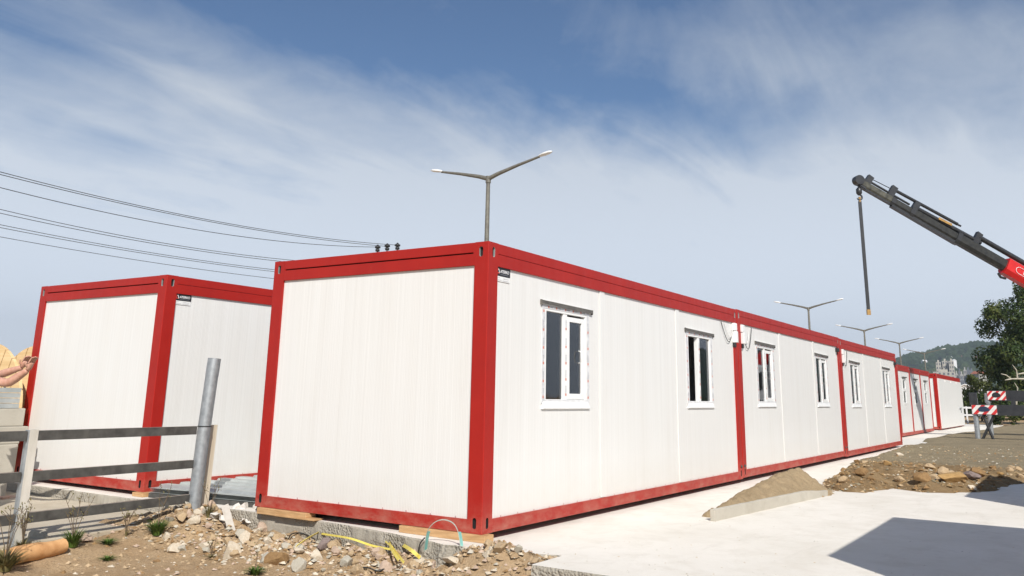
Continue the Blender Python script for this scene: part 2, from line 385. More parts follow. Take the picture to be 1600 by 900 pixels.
# slab under the cabins, broken front edge
edge = [(-.17, 8.9), (-.15, 5.3), (-.02, 4.6), (.02, 3.3), (.03, 2.45), (-.04, 1.6), (-.12, 1.03), (-.26, .45), (-.30, .16), (-.285, -.1), (-.25, -.35), (-.19, -.65), (-.12, -.93)]
pts = []
for (x0, y0), (x1, y1) in zip(edge, edge[1:]):
    n = max(2, int(abs(y1-y0)/.05))
    for k in range(n):
        t = k/n; y = y0+(y1-y0)*t; rough = .012+.05*(1-smooth(.2, 1.1, y))
        pts.append((x0+(x1-x0)*t+rough*fbm(y, 3, 6, 4, 4), y))
pts.append(edge[-1])
s = MB()
n = len(pts); rows = []
prof = [(0.10, 0), (.012, 0), (0, -.014), (-.012, -.10), (-.006, -.19), (-.03, -.235), (-.10, -.245), (-.14, -.33)]
for k, (dx, dz) in enumerate(prof):
    row = []
    for (x, y) in pts:
        br = 1-smooth(-.2, .75, y)
        rx = -dx if dx > 0 and False else dx
        xx = x+dx-(br*.10*(-dz/.3))+ (0 if k < 2 else (.010+.03*br)*fbm(y, dz*3, 9, 8, 4))
        row.append((xx, y, SLAB_Z+dz-(br*.03 if k == 2 else 0)))
    rows.append(row)
s.cur = 1; s.smooth = False
s.add([q for r in rows[1:] for q in r], [(i*n+j, i*n+j+1, (i+1)*n+j+1, (i+1)*n+j) for i in range(len(rows)-2) for j in range(n-1)])
s.cur = 0
top = [rows[1][j] for j in range(n)]+[(25, -.93, SLAB_Z), (25, 8.9, SLAB_Z)]
s.add(top, [tuple(range(len(top)))])
s.cur = 1
bk = [(-.12, -.93), (25, -.93), (25, 8.9), (-.17, 8.9)]
for (a, b) in zip(bk, bk[1:]): s.add([(*a, -.5), (*b, -.5), (*b, SLAB_Z), (*a, SLAB_Z)], [(0, 1, 2, 3)])
tag(s.build('concrete_slab', [M['slab'], M['slab_edge']]), kind='structure')
# paving slab in front, own edge
s = MB(); poly = []
L = [(-.64, -.95), (-.645, -3), (-.66, -6), (-.70, -14)]
fr = []
for (x0, y0), (x1, y1) in zip(L, L[1:]):
    n = int(abs(y1-y0)/.08)
    for k in range(n): t = k/n; y = y0+(y1-y0)*t; fr.append((x0+(x1-x0)*t+.006*fbm(y, 9, 7, 2, 4), y))
fr.append(L[-1]); n = len(fr); Z2 = SLAB_Z+.004
s.cur = 0
tp = [(x+.012, y, Z2) for x, y in fr]+[(24, -14, Z2), (24, -.94, Z2), (-.62, -.94, Z2)]
s.add(tp, [tuple(range(len(tp)))])
s.cur = 1
lay = [[(x+.012, y, Z2) for x, y in fr], [(x, y, Z2-.014) for x, y in fr], [(x-.01+.012*fbm(y, 1, 8, 3), y, Z2-.12) for x, y in fr], [(x-.02, y, -.5) for x, y in fr]]
s.add([q for r in lay for q in r], [(i*n+j, i*n+j+1, (i+1)*n+j+1, (i+1)*n+j) for i in range(3) for j in range(n-1)])
s.add([(-.62, -.94, -.5), (24, -.94, -.5), (24, -.94, Z2), (-.62, -.94, Z2)], [(0, 1, 2, 3)])
tag(s.build('paving', [M['slab'], M['slab_edge']]), kind='structure')
# far strip of concrete and the dusty apron on the left
s = MB(); s.prism([(25.02, -.6), (30, .25), (36, .28), (45, -.3), (60, -.3), (60, 9), (25.02, 9)], -.4, -.06)
tag(s.build('concrete_strip', M['slab']), kind='structure')
s = MB()
ap = [(-.02, 4.05), (-.9, 3.93), (-1.7, 3.85), (-2.4, 3.79), (-6, 3.5), (-6, 14), (-.14, 14), (-.14, 5.2)]
s.prism(ap, -.45, -.185)
tag(s.build('concrete_apron', M['apron'], bevel=.012), kind='structure')

# gravel bank lying over the paving on the right
GP = [(23.2, -.12), (19, -.28), (14.3, -.45), (11.5, -.75), (9.3, -1.0), (8.2, -1.15), (7.3, -1.5), (7.35, -1.95), (8.6, -2.1), (8.1, -2.65), (8.3, -3.1), (9.3, -3.45), (10.6, -3.6), (11.6, -3.9), (12.5, -5), (12.5, -30), (75, -30), (75, -1.2), (45, -.35), (36, .2), (29, .2), (26, -.35)]
def sd_poly(x, y):
    ins = False; best = 1e9; n = len(GP)
    for i in range(n):
        x0, y0 = GP[i]; x1, y1 = GP[(i+1) % n]
        dx, dy = x1-x0, y1-y0; t = max(0, min(1, ((x-x0)*dx+(y-y0)*dy)/(dx*dx+dy*dy)))
        best = min(best, math.hypot(x-x0-t*dx, y-y0-t*dy))
        if (y0 > y) != (y1 > y) and x < (x1-x0)*(y-y0)/(y1-y0)+x0: ins = not ins
    return best if ins else -best
def gbz(x, y):
    d = sd_poly(x, y)+.16*fbm(x, y, 1.6, 11, 5)
    front = 1-smooth(11, 15, x)
    h = -.10 if d < -.15 else -.10+.10*smooth(-.15, .12, d)+.02*smooth(.1, 2, d)
    if d > -.12: h += front*(.035*fbm(x, y, 5, 16, 4)*smooth(0, .25, d)+.125*smooth(0, .5, d)*(.6+.8*fbm(x, y, 1.3, 13, 4))*(1-.6*smooth(1.0, 3, d)))+.012*fbm(x, y, 4, 14)*smooth(-.1, .2, d)*(1+2*front)
    return h
gx = axis(6.9, 16, .1, 0)+axis(16.4, 30, .4, 0)+[32, 35, 39, 44, 50, 58, 68, 75]
gy = [-30, -22, -16, -12, -9, -7, -5.6, -5.0]+axis(-4.6, .4, .1, 0)
b_ = MB(); b_.smooth = True
b_.add([(x, y, gbz(x, y)) for x in gx for y in gy], [(i*len(gy)+j, (i+1)*len(gy)+j, (i+1)*len(gy)+j+1, i*len(gy)+j+1) for i in range(len(gx)-1) for j in range(len(gy)-1)])
tag(b_.build('gravel_bank', M['gravel_bank'], fixn=False), kind='structure')

# ------------------------------------------------------------------ cabins
def oval(cu, cz, w, h, n=14):
    r = w/2; P = []
    for k in range(n):
        a = 2*math.pi*k/n; x, z = math.cos(a)*r, math.sin(a)*r
        P.append((cu+x, cz+z+((h/2-r) if z >= 0 else -(h/2-r))))
    return P
class Side:
    """wall-space: u along the wall, z up, d outward"""
    def __init__(s, o, u, n): s.o, s.u, s.n = Vector(o), Vector(u), Vector(n)
    def p(s, u, z, d): return s.o+s.u*u+s.n*d+Vector((0, 0, z))
    def box(s, mb, u0, u1, z0, z1, d0, d1):
        mb.hexa([s.p(u0, z0, d1), s.p(u1, z0, d1), s.p(u1, z0, d0), s.p(u0, z0, d0), s.p(u0, z1, d1), s.p(u1, z1, d1), s.p(u1, z1, d0), s.p(u0, z1, d0)])
    def ring(s, mb, o, h, d0, d1):   # rectangular frame o=(u0,u1,z0,z1) with opening h
        A = [(o[0], o[2]), (o[1], o[2]), (o[1], o[3]), (o[0], o[3])]; B = [(h[0], h[2]), (h[1], h[2]), (h[1], h[3]), (h[0], h[3])]
        vs = [s.p(u, z, d) for d in (d1, d0) for L in (A, B) for u, z in L]
        fs = []
        for k in range(4):
            j = (k+1) % 4
            fs += [(k, j, 4+j, 4+k), (8+k, 12+k, 12+j, 8+j), (k, 8+k, 8+j, j), (4+k, 4+j, 12+j, 12+k)]
        mb.add(vs, fs)
    def plate_hole(s, mb, u0, u1, z0, z1, holes, d, depth=.022):
        """flat plate with oval holes, each hole given walls and a dark bottom"""
        zs = sorted([z0, z1]+[z for h in holes for z in (h[1]-h[3]/2-.03, h[1]+h[3]/2+.03)])
        mb.cur = 0
        bands = list(zip(zs, zs[1:]))
        for a, b in bands:
            hs = [h for h in holes if a < h[1] < b]
            if not hs: mb.add([s.p(u0, a, d), s.p(u1, a, d), s.p(u1, b, d), s.p(u0, b, d)], [(0, 1, 2, 3)]); continue
            cu, cz, w, hh = hs[0]; ov = oval(cu, cz, w, hh, 16); n = len(ov); outer = []
            for (x, z) in ov:   # project ring points to the rectangle
                dx, dz = x-cu, z-cz
                t = min(((u1-cu) if dx > 0 else (cu-u0))/max(abs(dx), 1e-6), ((b-cz) if dz > 0 else (cz-a))/max(abs(dz), 1e-6))
                outer.append((cu+dx*t, cz+dz*t))
            ang = lambda q: math.atan2(q[1]-cz, q[0]-cu) % (2*math.pi)
            cor = [(u0, a), (u1, a), (u1, b), (u0, b)]
            vs = [s.p(*q, d) for q in ov]+[s.p(*q, d) for q in outer]+[s.p(*q, d-depth) for q in ov]
            for k in range(n):
                j = (k+1) % n; a0, a1 = ang(outer[k]), ang(outer[j]); a1 = a1 if a1 > a0 else a1+2*math.pi
                mid = [c for c in cor if a0+1e-6 < ang(c) < a1-1e-6 or a0+1e-6 < ang(c)+2*math.pi < a1-1e-6]
                mid.sort(key=lambda c: (ang(c)-a0) % (2*math.pi))
                mb.add([s.p(*ov[k], d), s.p(*outer[k], d)]+[s.p(*c, d) for c in mid]+[s.p(*outer[j], d), s.p(*ov[j], d)], [tuple(range(4+len(mid)))])
            mb.cur = 1 if cz > 1 else 2; mb.add(vs, [(k, (k+1) % n, 2*n+(k+1) % n, 2*n+k) for k in range(n)])  # pale upper walls paint light coming through, near-black paints the inner shade
            mb.cur = 2; mb.add([s.p(*q, d-depth) for q in ov], [tuple(range(n))]); mb.cur = 0

PW, BT, BB, SL, RE = .172, 2.562, .122, 2.69, -.024   # post width, beam underside, floor beam top, slot, panel recess
def film_marks(mb, S, u, z0, z1, d, horiz=False, seed=1):
    r = random.Random(seed); z = z0+.02; k = 0
    while z < z1-.05:
        L = r.uniform(.05, .09)
        mb.cur = 0
        a, b = (z, z+.028)
        if horiz: S.box(mb, a, b, u-.012, u+.012, d, d+.0015)
        else: S.box(mb, u-.012, u+.012, a, b, d, d+.0015)
        mb.cur = 1; q = z+.036
        for i in range(4):
            e = q+r.uniform(.010, .018)
            if e > z1: break
            if horiz: S.box(mb, q, e, u-.007, u+.007, d, d+.0015)
            else: S.box(mb, u-.007, u+.007, q, e, d, d+.0015)
            q = e+.006
        z = q+L
def window(S, u0, parent, seed=0, opened=False):
    """two-light window; u0 = left edge of its outer frame"""
    u1, z0, z1 = u0+1.09, 1.205, 2.268
    w = MB(); S.ring(w, (u0, u1, z0, z1), (u0+.095, u1-.09, z0+.04, z1-.065), -.085, .004+RE)
    S.box(w, u0+.485, u0+.572, z0+.04, z1-.065, -.085, -.002+RE)
    win = w.build('window', M['pvc'], parent, bevel=.004)
    f = MB(); f.cur = 2; S.ring(f, (u0-.002, u1+.002, z0-.002, z1+.002), (u0+.062, u1-.058, z0+.03, z1-.038), RE+.006, RE+.0085)
    for uu in (u0+.03, u1-.03): film_marks(f, S, uu, z0+.03, z1-.03, RE+.0086, False, seed+int(uu*50))
    film_marks(f, S, z1-.02, u0+.1, u1-.1, RE+.0086, True, seed+5)
    film_marks(f, S, u0+.545, z0+.06, z1-.1, RE-.0008, False, seed+9)
    f.build('film_strip', [M['film_red'], M['film_grey'], M['film']], win)
    sa = MB(); s0, s1 = u0+.575, u1-.094
    if not opened:
        S.ring(sa, (s0, s1, z0+.043, z1-.09), (s0+.06, s1-.065, z0+.105, z1-.145), -.075, RE-.004)
        sash = sa.build('sash', M['pvc'], win, bevel=.004)
        h = MB(); h.tube([S.p(s1-.115, 1.66, RE-.02), S.p(s1-.125, 1.67, RE+.016), S.p(s1-.128, 1.73, RE+.022), S.p(s1-.125, 1.79, RE+.016), S.p(s1-.115, 1.80, RE-.02)], .008, 6)
        h.build('handle', M['sky_white'], win)
        pn = MB(); S.box(pn, s0+.056, s1-.061, z0+.101, z1-.141, -.055, -.048); pn.build('pane', M['glass'], win)
        pn = MB(); S.box(pn, u0+.09, u0+.49, z0+.036, z1-.061, -.058, -.05); pn.build('pane', M['glass'], win)
    else:
        sh = Side(S.p(u0+.10, 0, -.08), (S.u*.5-S.n*.866), (S.n*.5+S.u*.866))
        sh.ring(sa, (0, .40, z0+.045, z1-.07), (.07, .33, z0+.115, z1-.14), -.03, .03)
        sa.build('sash', M['pvc'], win, bevel=.004)
        f2 = MB(); f2.cur = 2; sh.box(f2, .006, .064, z0+.06, z1-.08, .0301, .0308); film_marks(f2, sh, .035, z0+.1, z1-.15, .031, False, 3); f2.build('film_strip', [M['film_red'], M['film_grey'], M['film']], win)
        pn = MB(); sh.box(pn, .066, .334, z0+.111, z1-.136, -.004, .004); pn.build('pane', M['glass'], win)
        pn = MB(); S.box(pn, u0+.568, u1-.086, z0+.036, z1-.061, -.058, -.05); pn.build('pane', M['glass'], win)
    c = MB()   # drip cap: sloped sheet, down-turned lip coloured dark in place of shade
    a, b = u0-.035, u1+.06
    c.cur = 1
    c.hexa([S.p(a, 2.312, RE+.030), S.p(b, 2.300, RE+.030), S.p(b, 2.302, RE), S.p(a, 2.314, RE), S.p(a, 2.316, RE+.030), S.p(b, 2.304, RE+.030), S.p(b, 2.308, RE), S.p(a, 2.320, RE)])
    c.cur = 0
    c.hexa([S.p(a, 2.272, RE+.031), S.p(b, 2.258, RE+.031), S.p(b, 2.258, RE+.027), S.p(a, 2.272, RE+.027), S.p(a, 2.311, RE+.031), S.p(b, 2.299, RE+.031), S.p(b, 2.299, RE+.031), S.p(a, 2.311, RE+.031)])
    S.box(c, a-.004, a, 2.262, 2.318, RE, RE+.030); S.box(c, b, b+.004, 2.247, 2.306, RE, RE+.030)
    c.build('drip_cap', [M['cap'], M['white_trim']], win)
    c = MB()
    c.hexa([S.p(u0-.005, 1.142, RE+.022), S.p(u1+.005, 1.142, RE+.022), S.p(u1+.005, 1.142, RE), S.p(u0-.005, 1.142, RE), S.p(u0+.0, 1.150, RE+.024), S.p(u1-.0, 1.150, RE+.024), S.p(u1-.035, 1.236, RE+.006), S.p(u0+.035, 1.236, RE+.006)])
    si = c.build('sill', M['sky_white'], win, bevel=.003)
    return win
def narrow_window(S, u0, u1, parent):
    w = MB(); S.ring(w, (u0, u1, 1.22, 2.28), (u0+.09, u1-.09, 1.30, 2.20), -.07, RE+.01); S.box(w, u0+.09, u1-.09, 1.75, 1.87, -.07, RE+.008)
    win = w.build('window', M['pvc'], parent)
    for z0, z1 in ((1.30, 1.75), (1.87, 2.20)):
        p = MB(); S.box(p, u0+.085, u1-.085, z0-.005, z1+.005, -.055, -.048); p.build('pane', M['glass'], win)
    c = MB(); S.box(c, u0-.05, u1+.05, 2.30, 2.34, RE, RE+.07); c.build('drip_cap', M['cap'], win)
def nameplate(S, parent):
    d = RE+.012
    p = MB(); S.box(p, .168, .422, 2.474, 2.561, RE, d); pl = p.build('nameplate', M['black'], parent)
    p = MB(); S.box(p, .166, .420, 2.418, 2.471, RE, d-.004); lb = p.build('paper_label', M['sky_white'], parent)
    p = MB()
    for a, b, z in ((.185, .24, 2.455), (.30, .35, 2.452), (.356, .40, 2.452), (.185, .27, 2.432), (.29, .40, 2.430)): S.box(p, a, b, z-.004, z+.004, d-.004, d-.0025)
    p.build('lettering', M['grey_ink'], lb)
    def flat(me, u, z, mt, nm):
        me.materials.clear(); me.materials.append(mt)
        for v in me.vertices:
            q = S.p(u+v.co.x, z+v.co.y, d+.0015); v.co = q
        link(nm, me, pl)
    flat(text_mesh('ATERKO', .043, .12, .0008), .234, 2.507, M['white_ink'], 'lettering')
    flat(text_mesh('MODULAR', .017), .262, 2.487, M['grey_ink'], 'lettering') if False else None
    p = MB()
    for k in range(9): S.box(p, .243+k*.016, .243+k*.016+.011, 2.486, 2.494, d, d+.0015)
    p.build('small_print', M['town_dark'], pl)
    p = MB(); c = (.200, 2.522); P = [(c[0]-.021, c[1]-.026), (c[0]+.021, c[1]-.026), (c[0]+.021, c[1]+.006), (c[0], c[1]+.027), (c[0]-.021, c[1]+.006)]
    Q = [(c[0]+(x-c[0])*.55, c[1]+(z-c[1])*.55-.001) for x, z in P]
    vs = [S.p(*q, d+.0015) for q in P]+[S.p(*q, d+.0015) for q in Q]
    p.cur = 0; p.add(vs[:]+[], [(k, (k+1) % 5, 5+(k+1) % 5, 5+k) for k in (1, 2)])
    p.cur = 1; p.add(vs, [(k, (k+1) % 5, 5+(k+1) % 5, 5+k) for k in (0, 3, 4)])
    p.build('emblem', [M['white_ink'], M['logo_red']], pl)

def cabin(name, label, loc, L, W, wins=(), strips=(), H=2.8, group=None, plate=False, rz=0, door=None, narrow=None, opened=(), detail=True, endwins=()):
    t = thing(name, label, 'cabin', loc, rz, group)
    sides = [Side((0, 0, 0), (1, 0, 0), (0, -1, 0)), Side((0, W, 0), (0, -1, 0), (-1, 0, 0)), Side((L, W, 0), (-1, 0, 0), (0, 1, 0)), Side((L, 0, 0), (0, 1, 0), (1, 0, 0))]
    lens = [L, W, L, W]
    # corner posts: two outer plates with the lifting slots, rounded arris, plain inner faces
    mets = [M['red'], M['galv_sheet'], M['hole']]
    for k in range(4):
        A = sides[k]
        mb = MB(); r = .008
        la = lens[k]
        # corner between side k's u=0 end and the previous side's u=L end
        P = sides[(k+1) % 4]; lp = lens[(k+1) % 4]
        holes_a = [(.093, 2.70, .048, .105), (.087, .092, .044, .10)]
        A.plate_hole(mb, r, PW, 0, H, holes_a, 0)
        P.plate_hole(mb, lp-PW, lp-r, 0, H, [(lp-h[0], h[1], h[2], h[3]) for h in holes_a], 0)
        mb.smooth = True; arc = []
        for j in range(5):
            a = j/4*math.pi/2
            arc.append(A.o+A.u*(r-r*math.sin(a))+A.n*(-(r-r*math.cos(a))))
        mb.add([q for q in arc]+[q+Vector((0, 0, H)) for q in arc], [(j, j+1, 6+j, 5+j) for j in range(4)]); mb.smooth = False
        c = [A.p(r, 0, 0), A.p(PW, 0, 0), A.p(PW, 0, -PW), P.p(lp-PW, 0, 0), P.p(lp-r, 0, 0)]
        up = Vector((0, 0, H))
        mb.add([c[1], c[2], c[2]+up, c[1]+up], [(0, 1, 2, 3)]); mb.add([c[2], c[3], c[3]+up, c[2]+up], [(0, 1, 2, 3)])
        mb.add([q+up for q in c], [(0, 1, 2, 3, 4)]); mb.add(c, [(4, 3, 2, 1, 0)])
        mb.build('corner_post', mets, t, fixn=False)
    for k, S in enumerate(sides):
        l = lens[k]; end = k % 2 == 1
        mb = MB(); g_ = .0075 if end else .0025
        S.box(mb, PW+.001, l-PW-.001, SL+g_, H-.002, -.11, -.0015); S.box(mb, PW+.001, l-PW-.001, BT, SL-g_, -.11, -.0005)
        if end:
            S.box(mb, PW+.001, PW+.02, SL-.01, SL+.01, -.10, -.001); S.box(mb, l-PW-.02, l-PW-.001, SL-.01, SL+.01, -.10, -.001)
        rb = mb.build('roof_beam', M['red'], t, bevel=.0025)
        mb = MB(); S.box(mb, PW+.0005, l-PW-.0005, SL-.03, SL+.03, -.09, -.03); mb.build('seam', M['hole'], rb)
        mb = MB(); S.box(mb, PW+.001, l-PW-.001, .002, BB, -.12, -.001)
        if detail and k < 2:
            mb.cur = 1; u = .35
            while u < l-.3:
                S.box(mb, u-.006, u+.006, BB+.004, BB+.016, RE-.002, RE+.005); u += .31
        mb.build('floor_beam', [M['red'], M['grey_ink']], t, bevel=.002)
        # wall panels
        segs = [PW, l-PW]
        if k == 0 and strips: segs = [PW]+[x for st in strips for x in (st-.003, st+.012)]+[l-PW]
        ops = [(w, w+1.09, 1.205, 2.268) for w in wins] if k == 0 else []
        if k == 0 and narrow: ops = [(narrow[0], narrow[1], 1.22, 2.28)]
        if k == 2 and wins: ops = [(l-w-1.2, l-w-.3, 1.3, 2.1) for w in wins[:1]]
        for a, b in zip(segs[::2], segs[1::2]):
            mb = MB(); op = [o for o in ops if a < o[0] and o[1] < b]
            if op: S.ring(mb, (a, b, BB-.02, BT+.03), (op[0][0]+.002, op[0][1]-.002, op[0][2]+.002, op[0][3]-.002), -.085, RE)
            else: S.box(mb, a, b, BB-.02, BT+.03, -.085, RE)
            mb.build('wall_panel', M['panel'], t)
        if k == 0:
            for st in strips:
                mb = MB(); S.box(mb, st+.009, st+.135, BB+.004, BT+.008, RE-.02, RE+.012); js = mb.build('joint_strip', M['panel'], t, bevel=.003)
        if k == 2 and ops:
            p = MB(); o = ops[0]; S.box(p, o[0], o[1], o[2], o[3], -.06, -.05); p.build('rear_pane', M['glass'], t)
    S = sides[0]
    for i, w in enumerate(wins): window(S, w, t, seed=int(w*10)+len(label), opened=(i in opened))
    if narrow: narrow_window(S, narrow[0], narrow[1], t)
    mb = MB(); mb.box(.05, L-.05, .05, W-.05, .03, BB+.03); mb.build('floor', M['floor_grey'], t)
    mb = MB(); mb.box(.1, L-.1, .1, W-.1, BT+.035, BT+.10); mb.build('roof', M['white_trim'], t)
    if plate: nameplate(S, t)
    if door:
        mb = MB(); S.box(mb, PW-.02, L-.04, .05, BT-.12, RE, .05)
        dr = mb.build('door', M['panel'], t, bevel=.004)
        for i in range(4):
            mb = MB(); a = PW+.0+i*(L-.4)/4+(.30 if i else 0); S.box(mb, a, PW+(i+1)*(L-.4)/4+(0 if i < 3 else .05), BT-.118, BT-.001, RE, .045); mb.build('wall_panel', M['panel'], t)
        mb = MB(); mb.tube([S.p(L-2.3, 1.05, .05), S.p(L-2.3, 1.05, .11), S.p(L-1.7, 1.05, .11)], .03, 6); mb.tube([S.p(L-1.7, 1.05, .05), S.p(L-1.6, .78, .06)], .05, 6); mb.build('handle', M['galv'], dr)
    return t
W = 3.156
ROW = 'cabin row along the concrete strip'
row = []
c1 = cabin('site_cabin', 'nearest white and red cabin, blank end wall toward the rubble, black nameplate and two windows', (0, 0, 0), 7.575, W, (1.09, 5.27), (2.45, 4.87), plate=True, group=ROW, opened=(1,))
c2 = cabin('site_cabin', 'middle cabin of the three joined white and red cabins, behind the sand pile', (7.615, .004, .012), 7.60, W, (1.03, 5.25), (2.50, 5.07), group=ROW)
c3 = cabin('site_cabin', 'far end cabin of the three joined white and red cabins, beside the gravel', (15.255, .0, -.004), 7.74, W, (1.05, 5.40), (2.70, 5.22), group=ROW)
cabin('site_cabin', 'white and red cabin behind the rail fence, left of the metal sheets, with black nameplate', (.0618, 5.337, -.0142), 7.57, W, plate=True, group='cabins of the rear row')
for i, (lb, nw) in enumerate((('first narrow cabin end just past the long row, one slim window', (1.15, 1.95)), ('middle one of three slim-windowed cabin ends past the long row', (1.15, 1.95)), ('last slim-windowed cabin end, next to the wide cabin with the door', (1.15, 1.95)))):
    cabin('site_cabin', lb, (30.6+i*3.13, 1.22+.03*i, -.02), 3.10, 7.5, narrow=nw, group='slim cabin ends past the row', detail=False)
cabin('site_cabin', 'farthest white cabin with a plain wide door leaf and grey handle', (42.6, 1.30, -.02), 10.4, W, group='far cabins', door=True, detail=False)

# joint covers and socket boxes, with their cables, between the cabins
def socket(parent, u, z, mir=1):
    S = Side((0, 0, 0), (1, 0, 0), (0, -1, 0))
    mb = MB(); S.box(mb, u-.06, u+.06, z-.055, z+.075, RE, .04); bx = mb.build('socket_box', M['pvc'], parent, bevel=.012)
    mb = MB(); S.box(mb, u-.045, u+.055, z-.255, z-.062, RE, .055); mb.build('socket_cover', M['sky_white'], bx, bevel=.012)
    mb = MB(); S.box(mb, u-.035, u+.045, z-.33, z-.258, RE, .02); mb.build('socket_outlet', M['black'], bx, bevel=.01)
    for j in range(2):
        mb = MB(); P = []
        for k in range(13):
            q = k/12; P.append(S.p(u-mir*(.60-.14*j)*(1-q)-mir*.04*q, BT-.03-(.10-.015*j)*q-(.26-.07*j)*math.sin(math.pi*q)*(1 if mir > 0 else 1.3), RE+.012+.015*math.sin(math.pi*q)))
        mb.tube(P, .006, 5); mb.build('cable', M['cable'] if j == 0 else M['white_trim'], bx)
def covers():
    socket(c1, 7.575-.155, 2.48, 1); socket(c2, .215, 2.47, -1); socket(c3, .215, 2.47, -1)
    for c, u in ((c2, 7.60), (c3, 7.74)):
        S = Side((0, 0, 0), (1, 0, 0), (0, -1, 0)); mb = MB()
        S.box(mb, u-PW-.16, u-PW-.02, 2.44, 2.53, RE, .05); mb.build('socket_box', M['black'], c, bevel=.01)
    for c, L in ((c1, 7.575), (c2, 7.60)):
        S = Side((0, 0, 0), (1, 0, 0), (0, -1, 0)); mb = MB()
        S.box(mb, L-.004, L+.046, .03, 2.79, -.05, -.012); mb.build('joint_cover', M['red'], c)
        mb = MB(); mb.tube([S.p(L-.08, .20, -.001), S.p(L-.08, .20, .02)], .022, 8); mb.tube([S.p(L+.10, .20, -.001), S.p(L+.10, .20, .02)], .022, 8); mb.build('bolt', M['dark_steel'], c)
covers()

# timber bearers
def timber(name, lb, x0, x1, y0, y1, z0, z1, mt='wood', extra=None):
    mb = MB(); mb.box(x0, x1, y0, y1, z0, z1); 
    if extra: mb.box(*extra)
    return tag(mb.build(name, M[mt], bevel=.004), lb, 'timber')
timber('timber_bearer', 'sawn timber bearer under the near cabin corner post', -.035, .115, -.06, .98, SLAB_Z+.001, -.002)
timber('timber_bearer', 'sawn timber bearer under the left end of the blank cabin wall', -.045, .10, 2.28, 3.06, SLAB_Z+.001, -.002, extra=(-.06, .08, 2.14, 2.75, SLAB_Z+.0015, SLAB_Z+.02))
timber('timber_bearer', 'short wood wedge under the corner of the cabin behind the fence', .0, .2, 5.25, 5.47, SLAB_Z+.001, -.016)

# ------------------------------------------------------------------ fence
fe = thing('rail_fence', 'grey steel three rail fence with white posts and a tall galvanised pipe at its end', 'fence', (-.273, 3.876, -.12))
def fy(x): return 3.876+(x+.273)*.0833   # fence line
def loc(x, y, z): return (x+.273, y-3.876, z+.12)
for (z0, z1) in ((.765, .858), (.388, .478), (.005, .098)):
    for (xa, xb) in ((-2.33, -.335), (-6.2, -2.40)):
        mb = MB(); h = z1-z0
        for (a, b, h0, h1) in ((-.004, .004, 0, 1), (.004, .055, .93, 1.0), (.004, .055, 0, .06)):
            mb.cur = 1 if h0 > .5 else 0  # top flange takes the paler edge colour
            mb.hexa([loc(xa, fy(xa)+a, z0+h*h0), loc(xb, fy(xb)+a, z0+h*h0), loc(xb, fy(xb)+b, z0+h*h0), loc(xa, fy(xa)+b, z0+h*h0), loc(xa, fy(xa)+a, z0+h*h1), loc(xb, fy(xb)+a, z0+h*h1), loc(xb, fy(xb)+b, z0+h*h1), loc(xa, fy(xa)+b, z0+h*h1)])
        mb.build('rail', [M['dark_steel'], M['pale_edge']], fe)
for x in (-2.335, -4.7):
    mb = MB(); y = fy(x)-.012
    P = [(x-.042, y), (x+.045, y+.004), (x+.045, y+.07), (x-.042, y+.066)]
    mb.cur = 0; mb.hexa([loc(*q, -.5) for q in P]+[loc(*q, .868) for q in P])
    P = [(x-.056, y+.02), (x-.0425, y+.002), (x-.0425, y+.06), (x-.054, y+.066)]
    mb.cur = 1; mb.hexa([loc(*q, -.5) for q in P]+[loc(*q, .866) for q in P])
    mb.build('post', [M['white_post'], M['galv']], fe)
mb = MB(); mb.tube([loc(-.289, 3.87, -.5), loc(-.2325, 3.87, .855), loc(-.198, 3.87, 1.45)], .075, 24)
mb.tube([loc(-.198, 3.87, 1.44), loc(-.184, 3.87, 1.645)], .077, 24); mb.build('pipe_post', M['galv'], fe)
mb = MB(); mb.tube([loc(-.2325, 3.87, .850), loc(-.2325, 3.87, .862)], .080, 20); mb.build('tie_wire', M['cable'], fe)
mb = MB(); mb.hexa([loc(-.145, 3.93, -.4), loc(-.035, 3.93, -.4), loc(-.035, 3.96, -.4), loc(-.145, 3.96, -.4), loc(-.105, 3.93, .866), loc(.005, 3.93, .866), loc(.005, 3.96, .866), loc(-.105, 3.96, .866)])
mb.build('board', M['wood_white'], fe, bevel=.003)

# ------------------------------------------------------------------ metal sheets between the cabins
st = thing('metal_sheet_stack', 'stack of ribbed galvanised metal sheets lying in the gap between two cabins', 'metal sheets', (.05, 5.2, SLAB_Z+.002))
P0, P1 = Vector((0, 0, 0)), Vector((.21, -1.78, 0)); du = (P1-P0).normalized(); dv = Vector((1, .10, 0)).normalized()
def sheet(z, off, n, mt, nm, th=.002, length=2.6, amp=.032):
    mb = MB(); w = length/n; prof_ = []
    for k in range(n): prof_ += [(k*w, 0), (k*w+w*.45, 0), (k*w+w*.55, amp), (k*w+w*.9, amp)]
    prof_.append((length, 0)); q = len(prof_); vs = []
    for u in (0, 1.78):
        for zz in (0, th): vs += [P0+du*u+dv*(off+v)+Vector((0, 0, z+h+zz)) for v, h in prof_]
    fs = []
    for j in range(q-1): fs += [(q+j, q+j+1, 3*q+j+1, 3*q+j), (j, 2*q+j, 2*q+j+1, j+1), (j, j+1, q+j+1, q+j), (2*q+j, 3*q+j, 3*q+j+1, 2*q+j+1)]
    fs += [(0, q, 3*q, 2*q), (q-1, 3*q-1, 4*q-1, 2*q-1)]
    mb.add(vs, fs); mb.build(nm, mt, st)
for k in range(5): sheet(.062+k*.013, .012*((k*3) % 4), 8, M['galv_sheet'], 'sheet')
mb = MB()
mb.hexa([P0+Vector((0, 0, 0)), P1, P1+dv*.05, P0+dv*.05, P0+Vector((0, 0, .055)), P1+Vector((0, 0, .055)), P1+dv*.05+Vector((0, 0, .055)), P0+dv*.05+Vector((0, 0, .055))])
